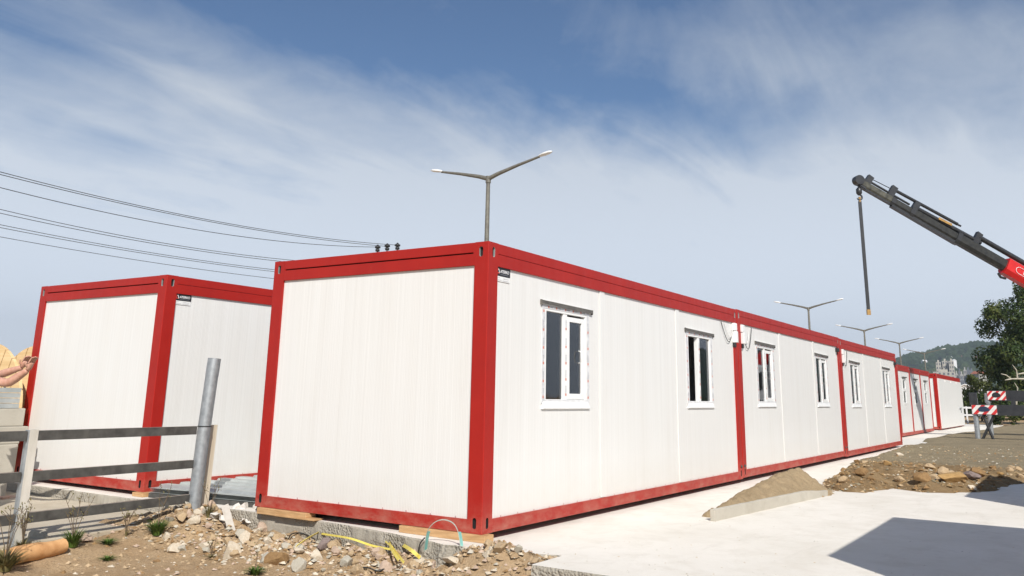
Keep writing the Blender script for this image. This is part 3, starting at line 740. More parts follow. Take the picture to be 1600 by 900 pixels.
for o in (1.2, 2.4): mb.hexa([P0+dv*o, P1+dv*o, P1+dv*(o+.05), P0+dv*(o+.05), P0+dv*o+Vector((0, 0, .055)), P1+dv*o+Vector((0, 0, .055)), P1+dv*(o+.05)+Vector((0, 0, .055)), P0+dv*(o+.05)+Vector((0, 0, .055))])
mb.build('channel_bearer', M['dark_steel'], st)

# ------------------------------------------------------------------ cable drums, blocks, person at the left edge
def drum(lb, c, r, w, rz, wm='wood_y'):
    t = thing('cable_drum', lb, 'cable drum', (c[0], c[1], c[2]-r), rz, 'wooden cable drums')
    for x in (0, w):
        for k in range(9):
            y0, y1 = -r+k*2*r/9, -r+(k+1)*2*r/9-.02; pl = []
            n = 5; ang = .35
            top_ = [(y0+(y1-y0)*j/n, math.sqrt(max(0, r*r-(y0+(y1-y0)*j/n)**2))) for j in range(n+1)]
            pl = top_+[(y, -z) for y, z in top_[::-1]]
            pl = [(y*math.cos(ang)-z*math.sin(ang), y*math.sin(ang)+z*math.cos(ang)) for y, z in pl]
            mb = MB() if k == 0 else mb
            nn = len(pl); mb.add([(x, y, z+r) for y, z in pl]+[(x+.05, y, z+r) for y, z in pl], [tuple(range(nn)), tuple(range(nn, 2*nn))[::-1]]+[(i, nn+i, nn+(i+1) % nn, (i+1) % nn) for i in range(nn)])
        mb.build('flange', M[wm], t)
    mb = MB(); mb.tube([(.05, 0, r), (w, 0, r)], r*.55, 20); mb.build('barrel', M[wm], t)
    mb = MB()
    for k in range(8):
        a = k*math.pi/4+.2; mb.tube([(-.02, .42*r*math.cos(a), r+.42*r*math.sin(a)), (.0, .42*r*math.cos(a), r+.42*r*math.sin(a))], .028, 8)
    for k in range(14):
        a = k*.45; q = .62+.25*((k*7) % 5)/5; y, z = q*r*math.cos(a), r+q*r*math.sin(a)
        mb.beam((-.004, y, z), (-.004, y+.10, z+.035), .006, .014)
    mb.build('bolts', M['dark_steel'], t)
    return t
drum('large yellow wooden cable drum standing behind the arm, left of the fenced cabin', (-.30, 9.05, .93), .98, .75, R(4))
drum('wooden cable drum half hidden between the large drum and the red post', (.95, 9.85, .70), .88, .75, R(40), 'wood')
bx = -.52; by = 7.50
def block(name, lb, x0, x1, y0, y1, z0, z1, cat='concrete block', mt='block', cores=False, group='stacked concrete blocks'):
    mb = MB(); mb.box(x0, x1, y0, y1, z0, z1)
    return tag(mb.build(name, M[mt], bevel=.012), lb, cat, group)
block('concrete_block', 'grey concrete block at the bottom of the stack by the left picture edge', bx-.6, bx+.0, by+.02, by+.42, -.224, .12)
block('concrete_block', 'grey concrete block second from the bottom of the stack', bx-.6, bx+.05, by-.02, by+.40, .123, .50)
block('concrete_block', 'thin grey slab lying in the middle of the block stack', bx-.62, bx+.14, by-.05, by+.42, .66, .735)
block('concrete_block', 'grey concrete block lying under the thin slab, above two others', bx-.6, bx+.07, by, by+.40, .503, .657)
block('concrete_block', 'grey concrete block standing on the thin slab beneath the metal profiles', bx-.6, bx+.09, by, by+.40, .738, .975)
mb = MB()
for k in range(4):
    z = .978+k*.07
    mb.box(bx-.9, bx-.01, by+.0, by+.2, z, z+.006); mb.box(bx-.9, bx-.01, by+.0, by+.006, z+.0065, z+.062); mb.box(bx-.9, bx-.01, by+.194, by+.2, z+.0065, z+.062)
    mb.box(bx-.9, bx-.02, by+.02, by+.18, z+.035, z+.041)
tag(mb.build('metal_profile_bundle', M['galv_sheet']), 'small bundle of pale metal profiles on top of the block stack', 'metal profiles')
mb = MB(); mb.box(-.12, .12, -.06, .06, 0, .07); o = mb.build('broken_brick', M['brick'], bevel=.012); o.location = (-.62, 7.30, -.224); o.rotation_euler = (0, 0, .3)
tag(o, 'pale red broken brick at the foot of the block stack', 'brick')

def skin(name, joints, edges, mt, parent=None, sub=2, root=0):
    me = bpy.data.meshes.new(name); me.from_pydata([j[:3] for j in joints], edges, [])
    ob = bpy.data.objects.new(name, me); col.objects.link(ob)
    bm = bmesh.new(); bm.from_mesh(me); lay_ = bm.verts.layers.skin.verify()
    for v, j in zip(bm.verts, joints):
        r = j[3]; v[lay_].radius = (r, r) if not isinstance(r, tuple) else r; v[lay_].use_root = (v.index == root)
    bm.to_mesh(me); bm.free()
    ob.modifiers.new('skin', 'SKIN').use_smooth_shade = True
    if sub: s_ = ob.modifiers.new('sub', 'SUBSURF'); s_.levels = s_.render_levels = sub
    bpy.context.view_layer.update()
    m2 = bpy.data.meshes.new_from_object(ob.evaluated_get(bpy.context.evaluated_depsgraph_get()))
    bpy.data.objects.remove(ob)
    m2.materials.clear(); m2.materials.append(mt)
    return m2
def person():
    G = -.185
    base = at(-46, 640, 10.15); base.z = G
    t = thing('person', 'two bare arms of a person pushing with both hands against the red cabin post', 'person', base)
    q = lambda v: Vector(v)-base
    z = lambda dx, dy, zz, r: (dx, dy, zz, r)
    arms = [(q(at(-27, 591, 9.98)), q(at(13, 599, 9.85)), q(at(44, 578, 9.80)), 1.0), (q(at(-30, 582, 10.35)), q(at(-2, 586, 10.15)), q(at(35, 574, 10.0)), .92)]
    zs = arms[0][0].z
    J = [z(0, 0, .95, .145), z(0, 0, 1.12, .135), z(0, .0, 1.34, .155), z(0, 0, zs+.07, .09), z(.03, -.02, zs+.17, .055)]
    Eg = [(0, 1), (1, 2), (2, 3), (3, 4)]
    for S_, E_, W_, k in arms:
        n = len(J); fa = W_-E_
        J += [tuple(S_)+(.062,), tuple(E_)+(.052*k,), tuple(E_+fa*.3)+(.056*k,), tuple(E_+fa*.8)+(.040*k,), tuple(W_)+(.034*k,)]
        Eg += [(2, n), (n, n+1), (n+1, n+2), (n+2, n+3), (n+3, n+4)]
    n = len(J)
    J += [z(-.10, .09, .86, .10), z(-.22, .10, .48, .068), z(-.40, .12, .10, .048), z(-.28, .10, .045, .042), z(.06, -.09, .86, .10), z(.14, -.10, .48, .068), z(.05, -.10, .09, .048), z(.19, -.10, .045, .042)]
    Eg += [(0, n), (n, n+1), (n+1, n+2), (n+2, n+3), (0, n+4), (n+4, n+5), (n+5, n+6), (n+6, n+7)]
    n = len(J); hz_ = zs+.25; J += [z(.05, -.02, hz_, .085), z(.05, -.02, hz_+.11, .088), z(.13, -.04, hz_+.03, .018)]; Eg += [(4, n), (n, n+1), (n, n+2)]
    parts = [skin('body', J, Eg, M['skin'])]
    up = Vector((0, 0, 1))
    for S_, E_, W0, sc_ in arms:
        # hand bent up at the wrist: palm, four separate curled fingers, a thumb from the side of the palm
        f = (W0-E_).normalized(); pal = (f*.30+up*.95).normalized(); side = pal.cross(f).normalized()
        pm = [tuple(W0-f*.02)+(.033,), tuple(W0+pal*.035+f*.012)+((.040, .030),), tuple(W0+pal*.085+f*.02)+((.044, .024),)]
        parts.append(skin('body', pm, [(0, 1), (1, 2)], M['skin']))
        for o, ln in ((-.034, .085), (-.011, .096), (.012, .090), (.034, .072)):
            b0 = W0+pal*.078+f*.017+side*o; p1 = b0+(pal*.75+f*.5).normalized()*ln*.45; p2 = p1+(f*.8+pal*.45).normalized()*ln*.33; p3 = p2+(f*.8-pal*.3).normalized()*ln*.28
            parts.append(skin('body', [tuple(b0-pal*.02)+(.0108,), tuple(b0)+(.0108,), tuple(p1)+(.0100,), tuple(p2)+(.0094,), tuple(p3)+(.0080,)], [(0, 1), (1, 2), (2, 3), (3, 4)], M['skin'], sub=1))
        b0 = W0+pal*.032+f*.008-side*.03; p1 = b0-side*.022+pal*.034-f*.014; p2 = p1+pal*.03+f*.002-side*.004
        parts.append(skin('body', [tuple(W0+pal*.02)+(.013,), tuple(b0)+(.0135,), tuple(p1)+(.0115,), tuple(p2)+(.0095,)], [(0, 1), (1, 2), (2, 3)], M['skin'], sub=1))
    bm = bmesh.new()
    for mm in parts: bm.from_mesh(mm)
    fin = bpy.data.meshes.new('body'); bm.to_mesh(fin); bm.free(); fin.materials.append(M['skin'])
    for p_ in fin.polygons: p_.use_smooth = True
    link('body', fin, t)
    Js = [z(0, 0, .88, .165), z(0, 0, 1.12, .152), z(0, 0, 1.34, .172), z(0, 0, zs+.08, .10)]; Es = [(0, 1), (1, 2), (2, 3)]
    for S_, E_, W_, k in arms:
        n = len(Js); Js += [tuple(S_)+(.078,), tuple(S_.lerp(E_, .40))+(.066,)]; Es += [(2, n), (n, n+1)]
    link('shirt', skin('shirt', Js, Es, M['shirt']), t)
    Jt = [z(0, 0, .94, .168), z(-.10, .09, .84, .118), z(-.22, .10, .48, .085), z(-.39, .12, .13, .065), z(.06, -.09, .84, .118), z(.14, -.10, .48, .085), z(.06, -.10, .12, .065)]
    link('trousers', skin('trousers', Jt, [(0, 1), (1, 2), (2, 3), (0, 4), (4, 5), (5, 6)], M['jeans']), t)
    Jh = [z(.03, -.02, hz_+.11, .095), z(.02, -.02, hz_+.17, .085), z(.0, -.01, hz_+.05, .075)]
    link('hair', skin('hair', Jh, [(0, 1), (0, 2)], M['hair']), t)
person()

# ------------------------------------------------------------------ rocks and rubble
def rock_mesh(name, seed, mt, flat=.75, sub=2, rough=.32):
    bm = bmesh.new(); bmesh.ops.create_icosphere(bm, subdivisions=sub, radius=1)
    o = Vector((seed*3.1, seed*1.7, seed*.9))
    planes = []
    r = random.Random(seed)
    for _ in range(11): planes.append((Vector((r.gauss(0, 1), r.gauss(0, 1), r.gauss(0, 1))).normalized(), r.uniform(.42, .78)))
    for v in bm.verts:
        d = v.co.normalized(); q = 1+rough*noise.noise(d*1.3+o)+rough*.4*noise.noise(d*3.5+o)
        co = d*q
        for nn, dd in planes:
            e = co.dot(nn)-dd
            if e > 0: co = co-nn*e*.97
        v.co = Vector((co.x, co.y*.85, co.z*flat))
    me = bpy.data.meshes.new(name); bm.to_mesh(me); bm.free(); me.materials.append(mt)
    if sub > 2:
        for p in me.polygons: p.use_smooth = False
    return me
def put(me, name, p, s_, lb, cat, group=None, rot=None, sink=.3, r=rnd):
    o = link(name, me); o.location = (p[0], p[1], p[2]+s_*(.6-sink)); o.scale = (s_, s_, s_)
    o.rotation_euler = rot if rot else (r.uniform(-.4, .4), r.uniform(-.4, .4), r.uniform(0, 6.3))
    return tag(o, lb, cat, group)
big = [  # px, py, size, material, label
 (362, 868, .155, 'rock_white', 'largest pale rounded boulder half buried in the tan dirt', 3, .75),
 (273, 862, .085, 'rock_white', 'white stone alone in the tan dirt, left of the boulder', 4, .8),
 (322, 855, .095, 'rock_white', 'flat white stone just left behind the large boulder', 5, .6),
 (383, 846, .10, 'rock_white', 'knobbly white stone right behind the large boulder', 6, .8),
 (408, 828, .10, 'rock_pink', 'pinkish white lump near the slab foot, right of the white scraps', 7, .8),
 (434, 880, .13, 'rock_brown', 'brown round lump among the pale rubble', 8, .8),
 (415, 876, .08, 'rock_grey', 'pale grey stone touching the brown lump', 9, .8),
 (466, 892, .10, 'rock_grey', 'grey angular stone at the bottom of the picture under the yellow strap', 10, .8),
 (496, 873, .085, 'rock_white', 'block shaped pale stone under the yellow strap', 11, .6),
 (505, 858, .12, 'rock_purple', 'dull purple stone beneath the yellow strap', 12, .6),
 (541, 884, .085, 'rock_grey', 'pale grey stone in the middle of the rubble below the strap', 13, .8),
 (284, 812, .10, 'rock_tan', 'orange tan stone at the foot of the pipe post', 14, .8),
 (303, 818, .075, 'rock_white', 'small white stone just right below the pipe post', 15, .8),
 (60, 846, .14, 'rock_grey', 'grey stone behind the orange log by the white post', 16, .7),
 (125, 846, .13, 'rock_pink', 'brownish stone behind the grass tuft', 17, .6),
 (430, 842, .10, 'rock_tan', 'flat tan stone under the slab edge', 18, .5),
 (590, 868, .08, 'rock_pink', 'pale pink stone between the strap and the slab', 19, .7),
 (708, 880, .11, 'rock_white', 'broad pale stone below the hoop', 20, .5),
 (780, 862, .09, 'rock_tan', 'orange clod on the broken corner of the slab', 21, .7),
 (655, 878, .09, 'rock_white', 'white stone beside the left foot of the hoop', 22, .6),
]
for px, py, s_, mt, lb, sd, fl in big:
    p = ground_hit(px, py); me = rock_mesh('rubble_stone', sd, M[mt], fl, 3)
    put(me, 'rubble_stone', p, s_, lb, 'stone', 'loose rubble stones', sink=.38)
RM = ['rock_white', 'rock_tan', 'rock_tan', 'rock_pink', 'rock_grey', 'rock_tan']
var = [rock_mesh('rubble_stone', 30+k, M[RM[k % 6]], .55+.1*(k % 4), 3) for k in range(12)]
cnt = 0
while cnt < 298:
    x = rnd.uniform(-1.35, -.05); y = rnd.uniform(-.85, 4.2)
    w = smooth(-1.25, -.5, x)*(1 if y < 3.2 else .8)
    if y < -.2 and x > -.28: continue
    if x > -.10-.2*(1-smooth(0, 1.2, y)): continue
    if rnd.random() > w: continue
    s_ = .02+.065*rnd.random()**2.0
    put(var[rnd.randrange(12)], 'rubble_stone', (x, y, gz(x, y)), s_, 'small rubble stone in the heap below the slab edge', 'stone', 'small rubble stones below the slab', sink=.3); cnt += 1
def pebbles(name, pts_, mats, smin, smax):
    mb = MB()
    for (x, y, z) in pts_:
        s_ = smin+(smax-smin)*rnd.random()**2.5; mb.cur = rnd.randrange(len(mats)); a = rnd.uniform(0, 6.3)
        vs = []
        for k in range(5):
            q = a+k*1.2566; rr = s_*rnd.uniform(.7, 1.2); vs.append((x+rr*math.cos(q), y+rr*math.sin(q), z+s_*rnd.uniform(-.2, .2)))
        vs += [(x+s_*rnd.uniform(-.3, .3), y+s_*rnd.uniform(-.3, .3), z+s_*rnd.uniform(.4, .8))]
        mb.add(vs, [(k, (k+1) % 5, 5) for k in range(5)])
    return tag(mb.build(name, mats, fixn=False), kind='stuff')
P_ = []
for _ in range(17000):
    x, y = rnd.uniform(-2.6, -.05), rnd.uniform(-1.0, 4.25)
    if rnd.random() > .10+.9*smooth(-1.3, -.6, x): continue
    if x > -.10-.2*(1-smooth(0, 1.2, y)): continue
    P_.append((x, y, gz(x, y)))
for _ in range(500):
    y = rnd.uniform(-.9, .5); x = -.3+rnd.gauss(0, .06)+.14*smooth(-.1, -.9, y); P_.append((x, y, max(gz(x, y), SLAB_Z-.02 if x > -.25 else gz(x, y))))
tag(pebbles('gravel_scatter', P_, [M['rock_white'], M['rock_tan'], M['rock_tan'], M['rock_pink'], M['rock_grey'], M['rock_brown'], M['dirt'], M['dirt']], .006, .040), 'loose chips of stone in the dirt', 'gravel')
P_ = []
for _ in range(1700):
    x = 7.2+6*rnd.random(); y = rnd.uniform(-4.6, -.9); d = sd_poly(x, y)
    if -.12 < d < 1.6: P_.append((x, y, gbz(x, y)-.004))
tag(pebbles('bank_rubble', P_, [M['bank'], M['rock_brown'], M['rock_brown'], M['bank'], M['rock_tan']], .012, .065), 'rough broken soil and rubble along the bank edge', 'rubble')
P_ = []
for _ in range(5200):
    x = 7.2+16*rnd.random()**1.6; y = rnd.uniform(-5, .2); d = sd_poly(x, y)
    if d > -.25+.2*rnd.random() and rnd.random() < (1 if x < 12 else .5): P_.append((x, y, gbz(x, y)-.002))
tag(pebbles('bank_gravel', P_, [M['rock_tan'], M['rock_brown'], M['gravel'], M['rock_brown'], M['gravel'], M['rock_grey'], M['gravel']], .010, .042), 'loose stones over the gravel bank', 'gravel')
P_ = [(-.45+9*rnd.random()**1.7, -.97-3.2*rnd.random(), SLAB_Z+.003) for _ in range(420)]
tag(pebbles('slab_grit', P_, [M['rock_tan'], M['rock_grey'], M['slab_edge']], .002, .011), 'fine grit scattered over the pale concrete', 'grit')
def bank_hit(px, py):
    d = ray(px, py); t = 8.0
    while t < 40:
        p = CAM+d*t
        if p.z <= max(gbz(p.x, p.y), SLAB_Z): return Vector((p.x, p.y, max(gbz(p.x, p.y), SLAB_Z)))
        t += .03
    return p
for px, py, s_, mt, lb, sd in ((1488, 752, .24, 'rock_ochre', 'long orange boulder at the near edge of the gravel bank', 50), (1462, 749, .15, 'rock_grey', 'grey stone leaning on the orange boulder', 51), (1443, 750, .16, 'rock_brown', 'dark stone left of the orange boulder', 52),
      (1455, 732, .13, 'rock_tan', 'tan stone on the crest of the bank', 53), (1472, 738, .14, 'rock_tan', 'tan stone behind the orange boulder', 54), (1405, 712, .12, 'rock_white', 'small white scrap of stone on the gravel near the cabin row', 55), (1515, 748, .18, 'rock_purple', 'dark stone right of the orange boulder', 56), (1530, 743, .17, 'rock_brown', 'brown clod on the bank edge, near the cast shadow', 57), (1345, 744, .16, 'rock_brown', 'brown clod at the left tip of the bank, behind the sand', 58), (1520, 765, .09, 'rock_white', 'pale spill of mortar at the foot of the bank', 59)):
    p = bank_hit(px, py); me = rock_mesh('bank_stone', sd, M[mt], .55, 3); me_o = put(me, 'bank_stone', p, s_, lb, 'stone', 'stones of the gravel bank', rot=(.1, .1, -.9), sink=.4)
    if sd == 50: me_o.scale = (s_*1.5, s_*.8, s_*.8)
var2 = [rock_mesh('bank_stone', 70+k, M[['rock_brown', 'rock_ochre', 'rock_tan', 'rock_brown'][k % 4]], .6, 2) for k in range(8)]
cnt = 0
while cnt < 70:
    x = 7.2+5.5*rnd.random(); y = rnd.uniform(-4.2, -.9); d = sd_poly(x, y)
    if d < -.05 or d > 1.3: continue
    put(var2[rnd.randrange(8)], 'bank_stone', (x, y, gbz(x, y)), .03+.09*rnd.random()**2, 'brown clod among the rocks of the gravel bank', 'stone', 'small clods of the gravel bank'); cnt += 1

# ------------------------------------------------------------------ kerb and sand pile
kb = MB(); K0, K1 = Vector((2.82, -1.24)), Vector((6.55, -1.60)); kd = (K1-K0).normalized(); kn = Vector((-kd.y, kd.x))
n = 40; rows = []
for k in range(n+1):
    t = k/n; c = K0+(K1-K0)*t; j = .006*fbm(t*9, 1, 2, 21); top_ = .062-.05*smooth(.75, 1, t)+.004*fbm(t*14, 2, 2, 22)
    a = c-kn*(.0+j); b = c+kn*(.055+j)
    rows.append([(a.x, a.y, SLAB_Z-.01), (b.x, b.y, SLAB_Z-.01), (b.x, b.y, top_), (a.x, a.y, top_)])
kb.add([q for r in rows for q in r], [(i*4+k, (i+1)*4+k, (i+1)*4+(k+1) % 4, i*4+(k+1) % 4) for i in range(n) for k in range(4)]+[(0, 1, 2, 3), (n*4+3, n*4+2, n*4+1, n*4)])
tag(kb.build('concrete_kerb', M['kerb'], bevel=.005), 'low raw concrete kerb holding back the sand pile', 'kerb')
sp_ = MB(); sp_.smooth = True; q = 90; vs = []
SX0, SX1, SY0, SY1 = 2.7, 7.7, -1.9, -.35
def sandz(x, y):
    base = K0+(K1-K0)*((x-K0.x)/(K1.x-K0.x)); front = (y-(base.y+.06))
    ridge = .35*math.exp(-((x-6.55)/.52)**2) if x > 6.55 else .35*math.exp(-(abs(x-6.55)/2.1)**1.5)
    hw = .15+.30*smooth(3.0, 5.8, x); cyy = base.y+.06+hw*.85
    v = ridge*(1.06-math.sqrt(((y-cyy)/hw)**2+.012))+.03*fbm(x, y, 2.2, 35, 3)*smooth(0, .2, ridge)
    h = -.09+max(0, min(v*1.0, ridge*.93))+.05*smooth(2.75, 3.2, x)*(1-smooth(6.6, 7.1, x))*(1-smooth(.5*hw, hw, abs(y-cyy)))
    h = h+.034*fbm(x, y, 3, 31, 5)+.028*fbm(x, y, 9, 32, 5) if h > -.085 else h-.02
    h -= .35*(1-smooth(2.86, 3.15, x+.06*fbm(y, 2, 4, 33)))
    if front < 0 and x < 6.3: h = min(h, -.12)
    return h
nx, ny = 200, 80
vs = [(SX0+(SX1-SX0)*i/nx, SY0+(SY1-SY0)*j/ny, sandz(SX0+(SX1-SX0)*i/nx, SY0+(SY1-SY0)*j/ny)) for i in range(nx+1) for j in range(ny+1)]
sp_.add(vs, [(i*(ny+1)+j, (i+1)*(ny+1)+j, (i+1)*(ny+1)+j+1, i*(ny+1)+j+1) for i in range(nx) for j in range(ny)])
tag(sp_.build('sand_pile', M['sand'], fixn=False), 'heap of brown building sand behind the concrete kerb', 'sand pile')

# ------------------------------------------------------------------ log, scraps, straps, hoop, stake
lg = MB(); A, B = ground_hit(6, 884), ground_hit(98, 862); A.z += .05; B.z += .05; B = B+Vector((0, 0, .01))
pts_ = [A.lerp(B, k/6)+Vector((0, 0, .012*math.sin(k))) for k in range(7)]
lg.tube(pts_, [.075, .08, .078, .08, .075, .072, .066], 12)
tag(lg.build('wood_log', M['log']), 'stripped orange log lying in the dirt before the white fence post', 'log')
def scrap(lb, px, py, r, sd, tilt):
    q = random.Random(sd); c = ground_hit(px, py); mb = MB(); n = 11
    rim = [Vector((r*q.uniform(.6, 1.15)*math.cos(6.283*k/n), r*q.uniform(.6, 1.15)*math.sin(6.283*k/n), r*q.uniform(-.25, .45))) for k in range(n)]
    mid = [v*.5+Vector((0, 0, r*q.uniform(-.1, .5))) for v in rim]; cen = Vector((0, 0, r*q.uniform(.1, .5)))
    vs = [cen]+mid+rim; vs += [v-Vector((0, 0, .006)) for v in vs]; m_ = 2*n+1; fs = []
    for k in range(n):
        j = (k+1) % n; fs += [(0, 1+k, 1+j), (1+k, 1+n+k, 1+n+j, 1+j), (m_, m_+1+j, m_+1+k), (m_+1+k, m_+1+j, m_+1+n+j, m_+1+n+k), (1+n+k, m_+1+n+k, m_+1+n+j, 1+n+j)]
    mb.add(vs, fs); o = mb.build('paper_scrap', M['paper']); o.location = c+Vector((0, 0, r*.35)); o.rotation_euler = (tilt, .5*tilt, sd)
    return tag(o, lb, 'scrap', 'white scraps by the slab corner')
scrap('crumpled white sheet left of the leaning white board', 341, 815, .10, 1, .5)
scrap('crumpled white sheet just right of the leaning white board', 375, 803, .13, 2, -.5)
scrap('torn white sheet nearest to the red corner post', 398, 806, .13, 3, .7)
scrap('small white scrap low in front of the torn sheet', 384, 820, .08, 4, -.3)
bt, tp = ground_hit(364, 826), None; dpt = (bt-CAM).dot(FWD); tp = at(351, 789, dpt+.05)
mb = MB(); mb.beam(bt-Vector((0, 0, .05)), tp, .085, .012, (FWD+Vector((0, 0, .3)))); tag(mb.build('pale_board', M['paper'], bevel=.002), 'whitish offcut board leaning upright in the rubble by the slab corner', 'board')
def spline(P, m_=6):
    out = []
    for i in range(len(P)-1):
        p0, p1, p2, p3 = P[max(i-1, 0)], P[i], P[i+1], P[min(i+2, len(P)-1)]
        for k in range(m_):
            t = k/m_; out.append(.5*((2*p1)+(p2-p0)*t+(2*p0-5*p1+4*p2-p3)*t*t+(3*p1-p0-3*p2+p3)*t**3))
    out.append(P[-1]); return out
def gpath(L, lift):
    P = spline([ground_hit(*q)+Vector((0, 0, lift)) for q in L], 8)
    return [Vector((q.x, q.y, max(q.z, gz(q.x, q.y)+.012))) for q in P]
ys_ = thing('strapping_band', 'tangle of yellow plastic strapping strewn over the rubble', 'strap', ground_hit(540, 856))
def yst(L, w, lift=.085):
    mb = MB(); mb.ribbon([p-ys_.location for p in gpath(L, lift)], w, .004, side=(FWD.cross(Vector((0, 0, 1))).normalized()*.5+Vector((0, 0, .8))).normalized()); mb.build('band', M['yellow'], ys_)
yst([(478, 839), (500, 848), (545, 858), (580, 868), (612, 876)], .020); yst([(462, 868), (480, 856), (497, 847)], .024); yst([(606, 853), (610, 872), (622, 892)], .024); yst([(612, 874), (585, 852), (545, 842)], .016); yst([(618, 858), (640, 872), (656, 884)], .032, .06); yst([(596, 850), (618, 880), (630, 897)], .022)
def cable(lb, L, r=.007, arch=()):
    mb = MB(); P = gpath(L, .03)
    for i, h in enumerate(arch): pass
    mb.tube(P, r, 6); return tag(mb.build('loose_cable', M['cable']), lb, 'cable', 'loose black cables in the rubble')
cable('black cable bent into an arc by the brown lump, under the strap', [(450, 852), (456, 842), (470, 838), (482, 843), (492, 850)])
cable('black cable lying along the slab foot, behind the strap', [(520, 845), (548, 844), (566, 840), (580, 850)])
cable('black cable near the bottom edge, below the strap', [(555, 893), (575, 894), (590, 898), (606, 893)])
hp = MB(); hz = thing('plastic_hoop', 'grey green plastic band hoop standing in the rubble before the near corner', 'hoop', ground_hit(693, 862))
HA, HB = onz(664, 850, -.17), onz(719, 858, -.19); HA = at(665, 862, 8.0); HB = at(719, 862, 7.8)
HA.z = gz(HA.x, HA.y); HB.z = gz(HB.x, HB.y)
arc = []
hpx = [(662, 868), (664, 850), (668, 830), (678, 817), (692, 812), (706, 816), (714, 826), (718, 842), (720, 864)]
D0, D1 = (HA-CAM).dot(FWD), (HB-CAM).dot(FWD)
for k, (x, y) in enumerate(hpx): arc.append(at(x, y, D0+(D1-D0)*k/8))
def spline(P, m_=6):
    out = []
    for i in range(len(P)-1):
        p0, p1, p2, p3 = P[max(i-1, 0)], P[i], P[i+1], P[min(i+2, len(P)-1)]
        for k in range(m_):
            t = k/m_; out.append(.5*((2*p1)+(p2-p0)*t+(2*p0-5*p1+4*p2-p3)*t*t+(3*p1-p0-3*p2+p3)*t**3))
    out.append(P[-1]); return out
arc = spline(arc)
hp.ribbon([p-hz.location for p in arc], .024, .006, side=FWD.cross(Vector((0, 0, 1))).cross(Vector((0, 0, 1))).normalized()); hp.build('band', M['hoop'], hz)
for a, b in ((3, 13), (38, 48)):
    mb = MB(); mb.ribbon([p-hz.location+Vector((.004, -.012, 0)) for p in arc[a:b]], .03, .004, side=RGT); mb.build('teal_film', M['teal'], hz)
mb = MB(); P = [at(x, y, D0) for x, y in ((664, 840), (657, 848), (654, 860), (655, 869))]; mb.tube([p for p in spline(P, 4)], .006, 6)
tag(mb.build('loose_cable', M['cable']), 'black cable hanging beside the left foot of the hoop', 'cable', 'loose black cables in the rubble')
sb = ground_hit(822, 897); mb = MB(); mb.box(-.03, .03, -.02, .025, -.1, .16); o = mb.build('wooden_stake', M['wood'], bevel=.006); o.location = (-.70, -.92, -.30); o.rotation_euler = (.05, .1, .5)
tag(o, 'short wooden stake against the corner of the paving slab', 'stake')

# ------------------------------------------------------------------ weeds
def plant(name, lb, p, n, h, spread, mt='weed', w=.012, stems=0, cat='weed', group=None):
    t = thing(name, lb, cat, p, 0, group); mb = MB()
    for k in range(n):
        a = rnd.uniform(0, 6.3); L_ = h*rnd.uniform(.5, 1); sp2 = spread*rnd.uniform(.3, 1); d = Vector((math.cos(a), math.sin(a), 0)); sd = Vector((-d.y, d.x, 0))
        b = d*rnd.uniform(0, spread*.25); vs = []
        for i in range(4):
            q = i/3; c = b+d*sp2*q*q+Vector((0, 0, L_*(q-.25*q*q*sp2/max(h, .01)))); ww = w*(1-q)*(1 if i else .7)
            vs += [c-sd*ww, c+sd*ww]
        mb.add(vs, [(0, 1, 3, 2), (2, 3, 5, 4), (4, 5, 7, 6)])
    mb.build('leaves', M[mt], t, fixn=False)
    if stems:
        sb_ = MB(); fl = MB()
        for k in range(stems):
            a = rnd.uniform(0, 6.3); L_ = h*rnd.uniform(1.6, 2.8); d = Vector((math.cos(a), math.sin(a), 0))*L_*rnd.uniform(.1, .35); P = [d*q*q+Vector((0, 0, L_*q)) for q in (0, .33, .66, 1)]
            sb_.cur = 0; sb_.tube(P, [.0045, .004, .003, .002], 5)
            for j in range(3):
                q = rnd.uniform(.6, 1); c = d*q*q+Vector((0, 0, L_*q)); e = c+Vector((rnd.uniform(-.07, .07), rnd.uniform(-.07, .07), rnd.uniform(.02, .09))); sb_.cur = 0; sb_.tube([c, e], .0022, 4)
                sb_.cur = 1
                for _ in range(2):
                    f_ = e+Vector((rnd.uniform(-.015, .015),)*1+(rnd.uniform(-.015, .015), rnd.uniform(-.02, .02))); s1 = .007
                    sb_.add([f_+Vector((s1, 0, 0)), f_+Vector((0, s1, s1)), f_+Vector((-s1, 0, 0)), f_+Vector((0, -s1, -s1))], [(0, 1, 2, 3)])
        sb_.build('stems', [M['dry_stem'], M['weed_dry']], t, fixn=False)
    return t
WD = 'weeds along the fence'
plant('grass_tuft', 'largest bright green grass tuft behind the end of the log', ground_hit(113, 856), 170, .20, .17, 'weed', .011, 5, 'grass', WD)
plant('grass_tuft', 'small green tuft alone on the bare tan dirt', ground_hit(168, 876), 90, .06, .12, 'weed', .009, 0, 'grass', WD)
plant('grass_tuft', 'low green tuft behind the lone tuft', ground_hit(168, 852), 110, .08, .14, 'weed', .010, 0, 'grass', WD)
plant('weed_clump', 'bushy dark weed at the bottom left corner of the picture', ground_hit(6, 893), 260, .22, .20, 'weed_dry', .014, 5, 'weed', WD)
plant('weed_clump', 'dry branching weed at the foot of the white fence post', ground_hit(34, 862), 110, .15, .17, 'weed_dry', .011, 7, 'weed', WD)
plant('weed_clump', 'green weed with thin stems between the tuft and the pipe post', ground_hit(245, 836), 190, .19, .19, 'weed', .014, 3, 'weed', WD)
plant('weed_clump', 'olive weed at the foot of the pale board, right of the pipe post', ground_hit(326, 812), 90, .17, .09, 'weed_dry', .010, 3, 'weed', WD)
plant('weed_clump', 'leafy green weed at the bottom edge, below the large boulder', ground_hit(398, 899), 80, .09, .13, 'weed', .022, 1, 'weed', WD)
